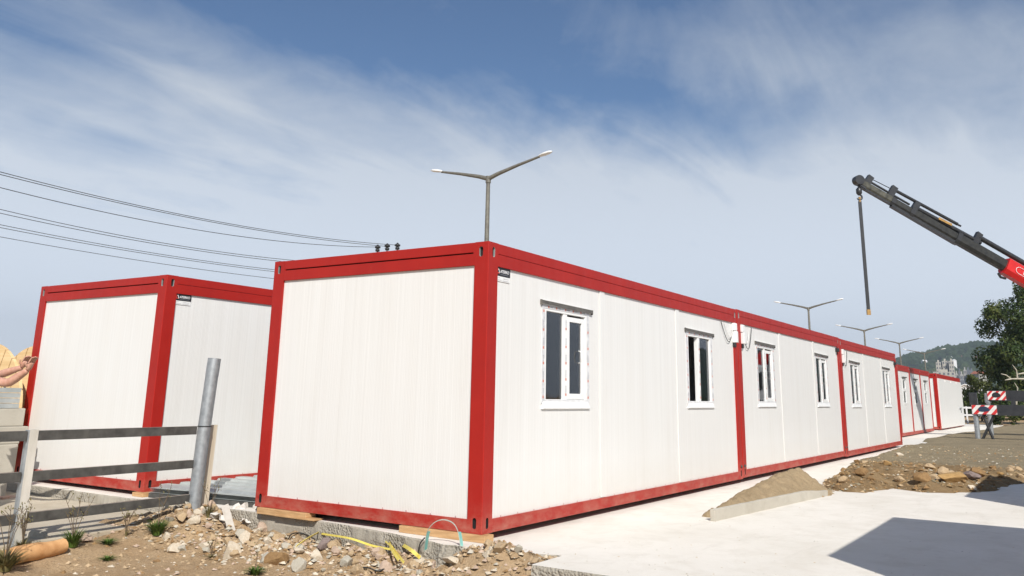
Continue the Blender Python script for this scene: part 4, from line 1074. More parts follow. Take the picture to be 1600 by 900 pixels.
plant('weed_clump', 'dark green weed growing under the hoop', ground_hit(704, 864), 90, .13, .12, 'weed', .018, 0, 'weed', WD)
plant('weed_clump', 'tall dry weed stalks leaning over the lowest rail', ground_hit(196, 838), 10, .10, .08, 'weed_dry', .008, 5, 'weed', WD)
plant('weed_clump', 'flat dead weed left of the large boulder', ground_hit(330, 872), 34, .05, .12, 'weed_dry', .008, 2, 'weed', WD)
for k, (x, y) in enumerate(((-.20, 7.6), (-.22, 6.9), (-.20, 6.2), (-.21, 5.6))):
    plant('grass_tuft', 'thin dry grass growing along the slab foot behind the fence', (x, y, -.226), 40, .06, .14, 'weed_dry', .006, 0, 'grass', 'dry grass behind the fence')

# ------------------------------------------------------------------ street lamps
def lamp(x, ztop, lb):
    y = 12.95; t = thing('street_lamp', lb, 'street lamp', (x, y, -.3), 0, 'double arm street lamps')
    h = ztop+.3
    mb = MB(); mb.tube([(0, 0, 0), (0, 0, h*.5), (0, 0, h-.25), (0, 0, h)], [.125, .10, .075, .075], 12); mb.tube([(0, 0, h-.22), (0, 0, h+.04)], .10, 12); mb.build('pole', M['lamp_steel'], t)
    for s_ in (1, -1):
        mb = MB(); P = [(0, 0, h-.06), (0, s_*.45, h+.085), (0, s_*1.3, h+.295), (0, s_*2.25, h+.50)]; mb.tube(P, [.085, .075, .058, .042], 10); mb.build('arm', M['lamp_steel'], t)
        mb = MB(); mb.smooth = True; vs = []; n = 10
        prof_ = [(2.2, .03, .03), (2.28, .09, .06), (2.45, .12, .075), (2.65, .11, .07), (2.76, .05, .035), (2.79, .01, .01)]
        for yy, w_, hh in prof_:
            for k in range(n):
                a = 2*math.pi*k/n; zz = math.sin(a)*hh*(1 if math.sin(a) > 0 else .6)
                vs.append((math.cos(a)*w_, s_*yy, h+.50+(yy-2.25)*.18+zz+.02))
        mb.add(vs, [(i*n+k, i*n+(k+1) % n, (i+1)*n+(k+1) % n, (i+1)*n+k) for i in range(5) for k in range(n)]); mb.build('lamp_head', M['sky_white'], t)
lamp(18.46, 9.25, 'nearest tall double arm street lamp, rising behind the blank end cabin')
lamp(64.3, 8.63, 'second street lamp, above the middle of the cabin row')
lamp(85.9, 8.37, 'third street lamp, just under the hanging strap of the crane')
lamp(106.3, 8.30, 'fourth street lamp, at the far end of the long cabin row')
lamp(126.1, 8.06, 'fifth and farthest street lamp, small before the wooded hill')

# ------------------------------------------------------------------ power line
pole = thing('utility_pole', 'utility pole hidden behind the cabin, three dark insulators above the roof edge', 'utility pole', (15.38, 15.07, -.3))
mb = MB(); mb.tube([(0, 0, 0), (0, 0, 6.2)], [.16, .12], 12); mb.build('mast', M['lamp_steel'], pole)
mb = MB(); mb.beam((-.30, .48, 6.22), (.30, -.48, 6.22), .08, .10); mb.beam((-.30, .48, 5.3), (.30, -.48, 5.3), .08, .10); mb.beam((-.30, .48, 4.7), (.30, -.48, 4.7), .08, .10); mb.build('crossarm', M['dark_steel'], pole)
INS = [at(590, 389, 30), at(605, 387, 30), at(621, 386, 30)]
for p in INS:
    q = p-Vector(pole.location); mb = MB(); mb.tube([q+Vector((0, 0, dz)) for dz in (-.28, -.10, -.09, -.02, -.01, .02, .03, .09, .10, .15)], [.02, .02, .07, .085, .05, .05, .10, .10, .05, .03], 10); mb.build('insulator', M['black'], pole)
end = [Vector((15.38, 15.07, 0))+Vector((-.26+.13*k, .42-.2*k, 0)) for k in range(5)]
def wire(lb, pL, dL, pM, pE, dE, r=.0085, t1=1.0):
    a, e = at(*pL, dL), at(*pE, dE)
    # vertical plane through both ends; the middle fixes the sag
    nrm = Vector(((e-a).y, -(e-a).x, 0)); d = ray(*pM); tt = (a-CAM).dot(nrm)/d.dot(nrm); mid = CAM+d*tt
    hl = (Vector((e.x-a.x, e.y-a.y, 0))); tm = (Vector((mid.x-a.x, mid.y-a.y, 0))).dot(hl)/hl.dot(hl)
    k = (mid.z-(a.z+(e.z-a.z)*tm))/(tm*(1-tm))
    P = []
    for i in range(41):
        t = -.5+(t1+.5)*i/40; P.append((a.x+(e.x-a.x)*t, a.y+(e.y-a.y)*t, a.z+(e.z-a.z)*t+k*t*(1-t)))
    mb = MB(); mb.tube(P, r, 6); tag(mb.build('power_line', M['cable']), lb, 'power line', 'overhead wires on the left')
wire('topmost of the overhead wires, ending at the right insulator', (0, 268.5), 19, (295, 337.5), (621, 383), 30)
wire('second overhead wire from the top, close under the topmost', (0, 272.5), 19, (295, 340), (605, 385), 30)
wire('third overhead wire from the top, ending at the left insulator', (0, 293), 19, (295, 357), (588, 386), 30)
wire('fourth overhead wire from the top, upper one of a close pair', (0, 327), 20, (225, 374.5), (440, 405), 25, .0075, 1.35)
wire('fifth overhead wire from the top, lower one of a close pair', (0, 333), 20, (225, 378), (440, 408.5), 25, .0075, 1.35)
wire('sixth overhead wire from the top, upper one of the lower pair', (0, 351), 20, (225, 393), (425, 421), 25, .007, 1.35)
wire('seventh overhead wire from the top, lower one of the lower pair', (0, 355.5), 20, (225, 396), (425, 424), 25, .007, 1.35)
wire('lowest of the overhead wires, just above the fenced cabin', (0, 370), 20, (225, 408), (425, 435), 25, .0065, 1.35)
for wl in []: pass

# ------------------------------------------------------------------ crane truck
tk = thing('crane_truck', 'lorry crane with black telescopic boom, red boom base and striped outriggers', 'crane truck', (34.5, -8, -.09))
O = Vector(tk.location)
T0, T1 = at(1341, 284, 33), at(1600, 432, 33); bd = (T1-T0); bl = bd.length; bd.normalize()
bu = (Vector((0, 0, 1))-bd*bd.z).normalized(); bs_ = bd.cross(bu)
def bp(s_, u, w=0): return T0+bd*s_+bu*u+bs_*w-O
def bsec(nm, a, b, hw, u0, u1, mt, chamf=.3, par=tk):
    mb = MB(); c = (u1-u0)*chamf
    prof_ = [(-hw*.55, u0), (hw*.55, u0), (hw, u0+c), (hw, u1-c*.3), (hw*.8, u1), (-hw*.8, u1), (-hw, u1-c*.3), (-hw, u0+c)]
    n = len(prof_); mb.add([bp(a, u, w) for w, u in prof_]+[bp(b, u, w) for w, u in prof_], [tuple(range(n))[::-1], tuple(range(n, 2*n))]+[(i, (i+1) % n, n+(i+1) % n, n+i) for i in range(n)])
    return mb.build(nm, mt, par)
px = bl/298  # metres per photo pixel along the boom
bm_ = bsec('boom', 0.05, 62*px, .11, -.15, .14, M['crane_olive'])
for a, b, h in ((58, 95, .165), (92, 178, .195), (174, 268, .235)): bsec('boom_section', a*px, b*px, h*.7, -h, h*.78, M['crane_grey'], .3, bm_)
for a, h in ((58, .185), (92, .22), (174, .26)): bsec('boom_collar', a*px, (a+7)*px, h*.74, -h, h*.82, M['crane_black'], .3, bm_)
mb = MB(); mb.beam(bp(.1, -.155), bp(62*px, -.155), .16, .06, bu); mb.beam(bp(62*px, -.20), bp(178*px, -.225), .20, .10, bu); mb.build('boom_edge', M['crane_black'], bm_)
bsec('boom_base', 262*px, 262*px+7.6, .25, -.36, .28, M['crane_red'], .25, bm_)
mb = MB(); mb.tube([bp(-.02, .05, -.14), bp(-.02, .05, .14)], .19, 14); mb.hexa([bp(-.1, -.12, -.1), bp(.35, -.17, -.1), bp(.35, -.17, .1), bp(-.1, -.12, .1), bp(-.05, .22, -.1), bp(.3, .2, -.1), bp(.3, .2, .1), bp(-.05, .22, .1)]); mb.build('boom_tip', M['crane_black'], bm_)
mb = MB(); mb.tube([bp(.35, .25), bp(88*px, .24)], .045, 8); mb.tube([bp(.35, .38), bp(56*px, .44)], .018, 6); mb.tube([bp(52*px, .46), bp(170*px, .53)], .062, 10); mb.tube([bp(168*px, .52), bp(176*px, .53)], .04, 8)
mb.tube([bp(100*px, .25), bp(215*px, .32)], .085, 10); mb.tube([bp(208*px, .50), bp(300*px, .50)], .10, 10); mb.build('cylinder', M['crane_black'], bm_)
mb = MB()
for a, u0, u1 in ((.32, .1, .46), (54*px, .1, .58), (97*px, .1, .48), (206*px, .2, .66)): mb.beam(bp(a, u0), bp(a+.05, u1), .24, .16, bs_)
mb.build('bracket', M['crane_black'], bm_)
mb = MB(); mb.beam(bp(137*px, .30, .11), bp(160*px, .33, .11), .012, .09, bu); mb.build('warning_sticker', M['brass'], bm_)
mb = MB(); mb.tube([bp(258*px, -.42), bp(264*px, -.52), bp(272*px, -.46)], .05, 8); mb.build('hose', M['crane_black'], bm_)
# emblem outline and lettering on the red base (the side toward the camera is -bs_ or +bs_)
vw = 1 if bs_.dot(CAM-T1) > 0 else -1
def bq(s_, u): return bp(s_, u, vw*.275)
mb = MB(); P = []
for k in range(25):
    a = math.pi/2+math.pi*k/24; P.append((282*px+.16*math.cos(a)-.0, -.02+.13*math.sin(a)))
P = [(282*px+1.5, .11)]+P+[(282*px+1.5, -.15)]
mb.tube([bq(*p) for p in P], .009, 5); mb.build('emblem', M['white_ink'], bm_)
me = text_mesh('KRAN', .20, .1, .006)
me.materials.append(M['white_ink']) if not me.materials else None
me.materials.clear(); me.materials.append(M['white_ink'])
for v in me.vertices: v.co = bq(290*px+v.co.x, -.10+v.co.y)
mb = MB()
KK = [((0, 0), (0, .16)), ((.0, .07), (.09, .16)), ((.03, .09), (.10, 0))]
for a, b in KK: mb.beam(bq(289*px+a[0], -.10+a[1]), bq(289*px+b[0], -.10+b[1]), .012, .03, bs_)
mb.build('lettering', M['white_ink'], bm_); bpy.data.meshes.remove(me)
# column, bed, cab, wheels (off the picture to the right)
be = T0+bd*(262*px+7.4)-O
mb = MB(); mb.tube([(be.x-.1, be.y, 1.0), (be.x-.1, be.y, be.z+.1)], .32, 12); mb.box(be.x-.5, be.x+.5, be.y-.5, be.y+.5, .9, 1.3); mb.build('crane_column', M['crane_red'], tk, bevel=.02)
cxx, cyy = be.x-.1, be.y
mb = MB(); mb.box(cxx-1.2, cxx+7.5, cyy-.45, cyy+.45, .75, 1.0); mb.build('chassis', M['crane_black'], tk, bevel=.01)
mb = MB(); mb.box(cxx+.8, cxx+7.5, cyy-1.2, cyy+1.2, 1.06, 1.2); mb.box(cxx+.8, cxx+7.5, cyy-1.2, cyy-1.15, 1.2, 1.75); mb.box(cxx+.8, cxx+7.5, cyy+1.15, cyy+1.2, 1.2, 1.75); mb.build('load_bed', M['crane_grey'], tk)
mb = MB(); mb.box(cxx-3.0, cxx-.8, cyy-1.2, cyy+1.2, .8, 2.9); cb = mb.build('cab', M['cab_white'], tk, bevel=.12)
mb = MB(); mb.box(cxx-3.012, cxx-2.99, cyy-1.0, cyy+1.0, 1.8, 2.6); mb.build('windscreen', M['black'], cb)
for xw in (-2.2, 3.6, 5.0):
    for yw in (-1, 1):
        mb = MB(); mb.tube([(cxx+xw, cyy+yw*1.2, .5), (cxx+xw, cyy+yw*.85, .5)], .5, 20); wl = mb.build('wheel', M['rubber'], tk)
        mb = MB(); mb.tube([(cxx+xw, cyy+yw*1.215, .5), (cxx+xw, cyy+yw*1.19, .5)], .27, 16); mb.build('rim', M['cab_white'], wl)
# outriggers
def outrigger(pxl, pyt, pyb, dist, leg, pyl, shade):
    a = at(pxl, (pyt+pyb)/2, dist)-O; h = (pyb-pyt)/FPX*dist
    mb = MB(); mb.hexa([a+Vector((-.13, .0, -h/2)), a+Vector((.13, .0, -h/2)), Vector((a.x+.13, cyy, a.z-h/2)), Vector((a.x-.13, cyy, a.z-h/2)), a+Vector((-.13, .0, h/2)), a+Vector((.13, .0, h/2)), Vector((a.x+.13, cyy, a.z+h/2)), Vector((a.x-.13, cyy, a.z+h/2))])
    return a, h, mb
def warning_board(par, c, w, h, blot):
    d = -1  # faces -X
    x0 = c.x-.15
    mb = MB(); mb.box(x0, x0+.012, c.y-w/2, c.y+w/2, c.z-h/2, c.z+h/2); bd_ = mb.build('warning_board', M['sign_white'], par)
    mb = MB(); sl = h*.9
    for k in range(-2, 4):
        y0 = c.y+w/2-.02-k*w*.36; y1 = y0-w*.17
        poly = [(y0, c.z-h/2), (y1, c.z-h/2), (y1-sl, c.z+h/2), (y0-sl, c.z+h/2)]
        # clip to the board in y
        def clip(P, yl, keep):
            out = []
            for i in range(len(P)):
                p, q = P[i], P[(i+1) % len(P)]; pi, qi = keep(p[0]), keep(q[0])
                if pi: out.append(p)
                if pi != qi: t = (yl-p[0])/(q[0]-p[0]); out.append((yl, p[1]+(q[1]-p[1])*t))
            return out
        poly = clip(poly, c.y+w/2, lambda v: v <= c.y+w/2+1e-9)
        if poly: poly = clip(poly, c.y-w/2, lambda v: v >= c.y-w/2-1e-9)
        if len(poly) > 2: mb.add([(x0-.003, y, z) for y, z in poly], [tuple(range(len(poly)))])
    mb.build('stripes', M['sign_red'], bd_)
    mb = MB(); mb.add([(x0-.006, c.y+w*.02+w*.24*math.cos(t*.3142), c.z+h*.30*math.sin(t*.3142)*(1-.3*math.cos(t*.3142+2))) for t in range(20)], [tuple(range(20))]); mb.build('blot', blot, bd_)
a, h, mb = outrigger(1526, 632, 648, 32, 0, 0, 0); of = mb.build('outrigger', M['crane_black'], tk)
warning_board(of, a+Vector((0, -.27, 0)), .82, .33, M['sign_blue'])
mb = MB(); mb.tube([a+Vector((0, .05, .42)), a+Vector((0, .05, -.2))], .12, 12); mb.tube([a+Vector((0, .05, -.2)), Vector((a.x, a.y+.05, .03))], .09, 12); mb.tube([Vector((a.x, a.y+.05, .0)), Vector((a.x, a.y+.05, .06))], .22, 14); mb.build('stabiliser_leg', M['galv'], of)
mb = MB(); mb.box(a.x-.14, a.x+.14, a.y-.06, a.y+.20, a.z+.15, a.z+.62); mb.build('leg_housing', M['crane_black'], of, bevel=.02)
mb = MB(); mb.tube([a+Vector((0, -.55, -.2)), Vector((a.x, a.y-.1, .1))], .05, 8); mb.tube([a+Vector((0, -.2, -.2)), Vector((a.x, a.y-.45, .1))], .05, 8); mb.build('leg_brace', M['crane_black'], of)
a, h, mb = outrigger(1545, 610, 626, 36, 0, 0, 0); of = mb.build('outrigger', M['crane_black'], tk)
warning_board(of, a+Vector((0, -.30, 0)), .68, .36, M['black'])
mb = MB(); mb.tube([a+Vector((0, .05, .1)), a+Vector((0, .05, -.3))], .12, 12); mb.tube([a+Vector((0, .05, -.3)), Vector((a.x, a.y+.05, .03))], .09, 12); mb.tube([Vector((a.x, a.y+.05, .0)), Vector((a.x, a.y+.05, .06))], .22, 14); mb.build('stabiliser_leg', M['galv'], of)
mb = MB(); mb.box(a.x-.14, a.x+.14, a.y-.95, a.y-.80, a.z-.5, a.z+.2); mb.build('leg_housing', M['crane_black'], of)
# hook and the hanging strap
hk = T0+Vector((0, 0, -.18))
mb = MB(); q = hk-O
mb.tube([q+Vector((0, 0, .15)), q+Vector((0, 0, -.05))], .035, 8); mb.tube([q+Vector((0, 0, -.05)), q+Vector((0, 0, -.12)), q+Vector((0, 0, -.28)), q+Vector((0, 0, -.36))], [.05, .11, .11, .05], 10)
P = [q+RGT*(.10*math.sin(k*.5))+Vector((0, 0, -.44+.10*math.cos(k*.5))) for k in range(0, 10)]
mb.tube(P, [.035]*8+[.025, .012], 8); mb.build('hook', M['crane_black'], tk)
ls = thing('lifting_strap', 'long black lifting strap with ochre end hanging from the crane hook', 'strap', hk+Vector((0, 0, -.52)))
zb = 4.45-ls.location.z
mb = MB(); mb.tube([(0, 0, .10), (.02, 0, .0), (0, 0, -.12)], .045, 8); mb.build('shackle', M['brass'], ls)
mb = MB(); mb.beam((0, 0, -.08), (.03, .0, zb+.2), .07, .11, RGT); mb.build('strap', M['crane_black'], ls)
mb = MB(); mb.beam((.03, 0, zb+.2), (.03, 0, zb), .085, .13, RGT); mb.build('strap_end', M['brass'], ls)

# ------------------------------------------------------------------ trees
def tree(name, lb, base, H_, rad, zc, nleaf, ls_, mt, squash=1.15, seed=1, group='trees by the site', bare=False):
    r = random.Random(seed); t = thing(name, lb, 'tree', base, 0, group)
    mb = MB(); mb.tube([(0, 0, 0), (.08, 0, H_*.25), (-.05, .1, H_*.5), (.05, 0, H_*.8)], [H_*.03, H_*.024, H_*.016, H_*.005], 9)
    ends = []
    for k in range(16):
        z0 = H_*r.uniform(.2, .65); a = r.uniform(0, 6.3); L_ = rad*r.uniform(.55, .95); d = Vector((math.cos(a), math.sin(a), r.uniform(.15, .7)))
        P = [Vector((0, 0, z0)), Vector((0, 0, z0))+d*L_*.5+Vector((0, 0, -.05*L_)), Vector((0, 0, z0))+d*L_]
        mb.tube(P, [H_*.011, H_*.007, H_*.003], 6); ends.append(P[2])
    mb.build('trunk', M['bark'], t)
    cl = []
    for k in range(46):
        a, b = r.uniform(0, 6.3), math.acos(r.uniform(-1, 1)); q = rad*r.uniform(.45, .98)
        cl.append((Vector((q*math.sin(b)*math.cos(a), q*math.sin(b)*math.sin(a), zc+q*math.cos(b)*squash)), rad*r.uniform(.16, .34)))
    cl += [(e, rad*.25) for e in ends]
    mb = MB()
    for k in range(nleaf):
        c, cr = cl[r.randrange(len(cl))]
        d = Vector((r.gauss(0, 1), r.gauss(0, 1), r.gauss(0, 1))).normalized(); p = c+d*cr*r.random()**.4
        n_ = (d+Vector((r.gauss(0, .6), r.gauss(0, .6), r.gauss(0, .6)+.4))).normalized(); u = n_.orthogonal().normalized(); v = n_.cross(u); a = r.uniform(0, 6.3)
        u, v = u*math.cos(a)+v*math.sin(a), v*math.cos(a)-u*math.sin(a); s1 = ls_*r.uniform(.6, 1.3)
        mb.cur = 1 if r.random() < .22 else 0  # brighter share of leaves stands in for sunlit ones
        mb.add([p-u*s1, p+v*s1*.45, p+u*s1, p-v*s1*.45], [(0, 1, 2, 3)])
    mb.build('crown', [mt, M['leaf_b']], t, fixn=False)
    return t
b0 = at(1640, 644, 60)
tree('leafy_tree', 'large dark leafy tree at the right picture edge, behind the outriggers', (b0.x, b0.y, -.1), 10.4, 3.85, 5.6, 30000, .135, M['leaf'], 1.2, 3)
b0 = at(1700, 645, 76); tree('leafy_tree', 'tall tree beyond the dark tree, out past the picture edge', (b0.x, b0.y, -.1), 10, 4.2, 5.5, 9000, .24, M['leaf'], 1.1, 4)
b0 = at(1562, 634, 57); tree('shrub', 'low dark shrub behind the striped warning boards', (b0.x, b0.y, -.1), 2.6, 1.5, 1.1, 4500, .12, M['leaf'], .75, 5)
b0 = at(1532, 632, 70); tree('shrub', 'small olive bush right of the white gabled house', (b0.x, b0.y, -.1), 3.0, 1.5, 2.2, 3500, .14, M['leaf_b'], 1.1, 6)
b0 = at(1590, 634, 80); tree('shrub', 'sunlit green bush under the crown of the dark tree', (b0.x, b0.y, -.1), 3.2, 3.0, 1.2, 4500, .2, M['leaf_b'], .7, 8)
for k, (pxx, d_) in enumerate(((1516, 90), (1640, 95), (1700, 100))):
    b0 = at(pxx, 634, d_); tree('shrub', ['olive scrub at the foot of the white gabled house', 'dense scrub to the right beyond the crane lorry', 'dense scrub far right beyond the picture edge'][k], (b0.x, b0.y, -.1), 2.2, 2.4 if k else 1.6, 1.0, 3000, .2, M['leaf'], .6, 9+k)
# bare branch in front of the tree
bb = MB(); q0 = at(1588, 630, 43)
def pq(x, y): return at(x, y, 43)-q0
for L_ in ([(1588, 632), (1590, 606), (1585, 598)], [(1600, 592), (1580, 592), (1572, 586), (1564, 584)], [(1580, 592), (1570, 594)], [(1590, 592), (1588, 578), (1582, 570)], [(1600, 583), (1588, 585)]): bb.tube([pq(*p) for p in L_], [.05]+[.03]*(len(L_)-2)+[.012], 6)
o = bb.build('bare_branch', M['rock_grey']); o.location = q0; tag(o, 'leafless pale branches in front of the dark tree', 'branch')

# ------------------------------------------------------------------ white house, town, hills
hs = at(1531, 631, 110); t = thing('gabled_house', 'small white gabled house beside the far cabin', 'house', (hs.x, hs.y, -.1))
mb = MB(); w_, d_, e_, r_ = 2.2, 6, 2.1, 3.1   # half width along Y
mb.add([(0, -w_, 0), (0, w_, 0), (0, w_, e_), (0, 0, r_), (0, -w_, e_), (d_, -w_, 0), (d_, w_, 0), (d_, w_, e_), (d_, 0, r_), (d_, -w_, e_)], [(0, 1, 2, 3, 4), (9, 8, 7, 6, 5), (0, 5, 6, 1), (1, 6, 7, 2), (4, 9, 5, 0)])
mb.build('wall', M['house_white'], t)
mb = MB(); 
for s_ in (-1, 1): mb.add([(-.2, 0, r_+.02), (d_+.2, 0, r_+.02), (d_+.2, s_*(w_+.2), e_-.1), (-.2, s_*(w_+.2), e_-.1), (-.2, 0, r_+.12), (d_+.2, 0, r_+.12), (d_+.2, s_*(w_+.2), e_), (-.2, s_*(w_+.2), e_)], [(0, 1, 2, 3), (4, 5, 6, 7), (0, 3, 7, 4), (3, 2, 6, 7), (1, 2, 6, 5)])
mb.build('roof', M['house_white'], t)
t.location = (hs.x, hs.y+1.5, .6)
mb = MB(); mb.box(-.3, d_, -w_-.3, w_+.3, -1.0, 0); mb.build('plinth', M['house_white'], t)
gt = at(1517, 634, 60); mb = MB()
for zz in (.55, 1.05): mb.box(-.03, .03, -1.3, 1.3, zz, zz+.12)
for yy in (-1.3, 0, 1.3): mb.box(-.04, .04, yy-.05, yy+.05, 0, 1.2)
o = mb.build('low_barrier', M['house_white']); o.location = (gt.x, gt.y+.3, -.1); tag(o, 'low white rail barrier between the far cabin and the lorry', 'barrier')

RIDGE = [(-40, 96), (-12, 92), (0, 96), (3.5, 90), (5.0, 92), (6.2, 86), (7.3, 80), (8.5, 72), (9.6, 62), (11, 56), (14, 60), (25, 55), (50, 40), (63, 42), (80, 60), (110, 60)]
def ridge(a):
    for (a0, h0), (a1, h1) in zip(RIDGE, RIDGE[1:]):
        if a0 <= a <= a1: return h0+(h1-h0)*(a-a0)/(a1-a0)
    return 60
hl = MB(); hl.smooth = True; rs = [420, 550, 700, 850, 1000, 1150, 1300, 1420, 1500, 1600, 1800, 2200]; n_a = 420; vs = []
def hillz(a, rr):
    top = ridge(a)*.80/FPX*1500
    f = smooth(980, 1500, rr)
    return CAM.z-1.6+top*(.03*smooth(430, 800, rr)+.97*f)*(1 if rr <= 1500 else 1-.3*(rr-1500)/700)+(5*fbm(a*.9, rr*.006, 1, 40)+1.6*fbm(a*9, rr*.02, 1, 41))*smooth(500, 900, rr)
for i in range(n_a+1):
    a = -25+i*105/n_a
    for rr in rs:
        vs.append((CAM.x+rr*math.cos(R(a)), CAM.y+rr*math.sin(R(a)), hillz(a, rr)))
m_ = len(rs); hl.add(vs, [(i*m_+j, i*m_+j+1, (i+1)*m_+j+1, (i+1)*m_+j) for i in range(n_a) for j in range(m_-1)])
tag(hl.build('hills', M['forest']), kind='structure')
wd = MB()
for k in range(5200):
    a = rnd.uniform(1.0, 11.5); rr = rnd.choice([rnd.uniform(1380, 1520), rnd.uniform(700, 1500), rnd.uniform(700, 1500)])
    if noise.noise(Vector((a*.8, rr*.004, 3))) < -.12 and rr < 1380: continue
    z = hillz(a, rr); s_ = rnd.uniform(2.5, 6); x, y = CAM.x+rr*math.cos(R(a)), CAM.y+rr*math.sin(R(a))
    wd.add([(x+s_, y, z), (x-.5*s_, y+.87*s_, z), (x-.5*s_, y-.87*s_, z), (x+.7*s_, y+.3*s_, z+s_*1.2), (x-.6*s_, y+.5*s_, z+s_*1.3), (x-.2*s_, y-.7*s_, z+s_*1.15), (x, y, z+s_*1.9)], [(0, 1, 4, 3), (1, 2, 5, 4), (2, 0, 3, 5), (3, 4, 6), (4, 5, 6), (5, 3, 6)])
tag(wd.build('hillside_woods', M['forest'], fixn=False), 'distant woods covering the hillside', 'woods', kind='stuff')
def dirpos(pxx, pyy, dist): 
    d = ray(pxx, pyy); k = dist/math.hypot(d.x, d.y); return CAM+d*k
def tower(lb, px0, px1, pyt, pyb, dist, nstr, mt=('tower', 'tower_dark'), depth=14, cat='tower block', group='tower blocks', name='tower_block'):
    a, b = dirpos(px0, pyt, dist), dirpos(px1, pyt, dist); zb = dirpos((px0+px1)/2, pyb, dist).z; c = (a+b)/2
    t = thing(name, lb, cat, (c.x, c.y, zb), math.atan2((b-a).y, (b-a).x), group); w = (b-a).to_2d().length/2; h = c.z-zb
    mb = MB(); mb.box(-w, w, 0, depth, -12, h); mb.build('wall', M[mt[0]], t)
    if nstr:
        fl_ = max(3, int(h/3.2))
        for k in range(nstr):
            x0 = -w+2*w*(k+.28)/nstr; x1 = -w+2*w*(k+.72)/nstr; mb = MB()
            for j in range(fl_): mb.box(x0, x1, -.15, .3, h*(j+.25)/fl_, h*(j+.78)/fl_)
            mb.build('window', M[mt[1]], t)
    mb = MB(); mb.box(-w*.35, w*.35, depth*.2, depth*.7, h+.01, h+2.2); mb.build('roof', M[mt[0]], t)
    return t
tower('left slab of three pale tower blocks below the hill', 1462, 1470, 566, 596, 900, 2)
tower('middle slab of three pale tower blocks below the hill', 1472, 1480, 564, 596, 905, 2)
tower('right slab of three pale tower blocks below the hill', 1482, 1490, 564, 596, 900, 2)
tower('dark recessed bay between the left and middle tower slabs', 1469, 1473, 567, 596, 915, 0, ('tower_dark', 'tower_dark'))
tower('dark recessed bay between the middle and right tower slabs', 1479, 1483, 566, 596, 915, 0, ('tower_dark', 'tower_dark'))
tower('long low pale block at the foot of the towers', 1458, 1492, 581, 612, 860, 5)
blk = [(1492, 1497, 584, 700, 'town'), (1497, 1501, 580, 720, 'town_dark'), (1500, 1505, 585, 690, 'town'), (1505, 1510, 578, 740, 'town'), (1509, 1516, 578, 760, 'town_dark'), (1515, 1521, 580, 730, 'town_dark'), (1511, 1516, 593, 600, 'town_dark'), (1517, 1522, 593, 590, 'town'), (1521, 1527, 585, 650, 'town_dark'), (1526, 1532, 583, 700, 'town'), (1532, 1540, 590, 620, 'town_dark'), (1500, 1507, 594, 580, 'town_dark'), (1489, 1496, 592, 600, 'town'), (1440, 1450, 588, 800, 'town_dark'), (1535, 1546, 595, 560, 'town')]
lbs = ['narrow pale town house right of the tower blocks', 'slim grey town house between two pale ones', 'short pale house before the grey town blocks', 'tall cream town house in the middle of the far town', 'broad slate grey block behind the cream town house', 'slate grey block left of the tree crown', 'low dark town house above the far cabin roof', 'low pale town house above the white gable', 'grey house just left of the olive bush top', 'pale house with its roof among the leaves', 'grey house close to the tree crown', 'lowest dark house next to the far cabin roof', 'pale low house below the tower blocks', 'dark house far behind the slim cabin ends', 'pale house low behind the olive bush']
for (p0, p1, yt, d_, mt), lb in zip(blk, lbs): tower(lb, p0, p1, yt, 614, d_, 2, (mt, 'tower_dark'), 10, 'town house', 'houses of the far town', 'town_house')
for k, (pxx, pyy, d_, mt) in enumerate(((1447, 559, 1380, 'town'), (1454, 557, 1390, 'town'), (1444, 562, 1330, 'house_white'), (1483, 556, 1330, 'house_white'), (1500, 555, 1360, 'house_white'), (1515, 551, 1390, 'house_white'), (1514, 556, 1300, 'town'), (1523, 556, 1290, 'town'), (1490, 561, 1240, 'house_white'), (1544, 552, 1250, 'house_white'), (1528, 579, 560, 'town_roof'))):
    lb = ['pale cluster house on the ridge at the far left', 'second pale house on the left of the ridge', 'white house a little below the ridge at left', 'white house on the slope above the tower blocks', 'tiny white house high on the middle slope', 'white house highest under the ridge', 'pale house mid slope, below the highest house', 'pale house mid slope near the tree', 'white house on the slope straight above the right tower', 'white house on the slope beside the tree crown', 'red roofed house peeping out by the tree'][k]
    a = dirpos(pxx, pyy, d_); t = thing('hill_house', lb, 'house', (a.x, a.y, a.z-5), R(-80+k*13), 'houses on the far hill'); mb = MB(); mb.box(-2.8, 2.8, -2.4, 2.4, -9, 3); mb.build('wall', M['house_white' if mt == 'house_white' else 'town'], t)
    mb = MB(); mb.add([(-3.1, -2.8, 3.02), (3.1, -2.8, 3.02), (3.1, 2.8, 3.02), (-3.1, 2.8, 3.02), (-3.1, 0, 4.7), (3.1, 0, 4.7)], [(0, 1, 5, 4), (2, 3, 4, 5), (0, 4, 3), (1, 2, 5), (0, 3, 2, 1)]); mb.build('roof', M['town_roof'] if mt == 'town_roof' or k % 3 == 1 else M['house_white'], t)

# ------------------------------------------------------------------ sun, sky, shade-casting cabins to the right
EL = R(39); AZ = R(223)
sd_ = Vector((math.cos(EL)*math.cos(AZ), math.cos(EL)*math.sin(AZ), math.sin(EL)))
k_ = (2.8+.07+.065)/math.tan(EL)
def off_cabin(shx, shy, Lx, lb):
    # roof corner whose shadow falls at (shx, shy)
    cx, cy_ = shx+k_*math.cos(AZ), shy+k_*math.sin(AZ)
    cabin('site_cabin', lb, (cx, cy_-7.5, 0.0), Lx, 7.5, group='cabins right of the paving', detail=False)
off_cabin(1.46, -2.74, 3.26, 'white and red cabin right of the paving, throwing the near shadow')
off_cabin(7.97, -3.17, 3.30, 'white and red cabin right of the paving, throwing the far shadow')

ld = bpy.data.lights.new('sun', 'SUN'); ld.energy = 4.3; ld.angle = R(.53); ld.color = (1, .96, .90)
lo = bpy.data.objects.new('sun', ld); col.objects.link(lo); lo.rotation_euler = sd_.to_track_quat('Z', 'Y').to_euler()

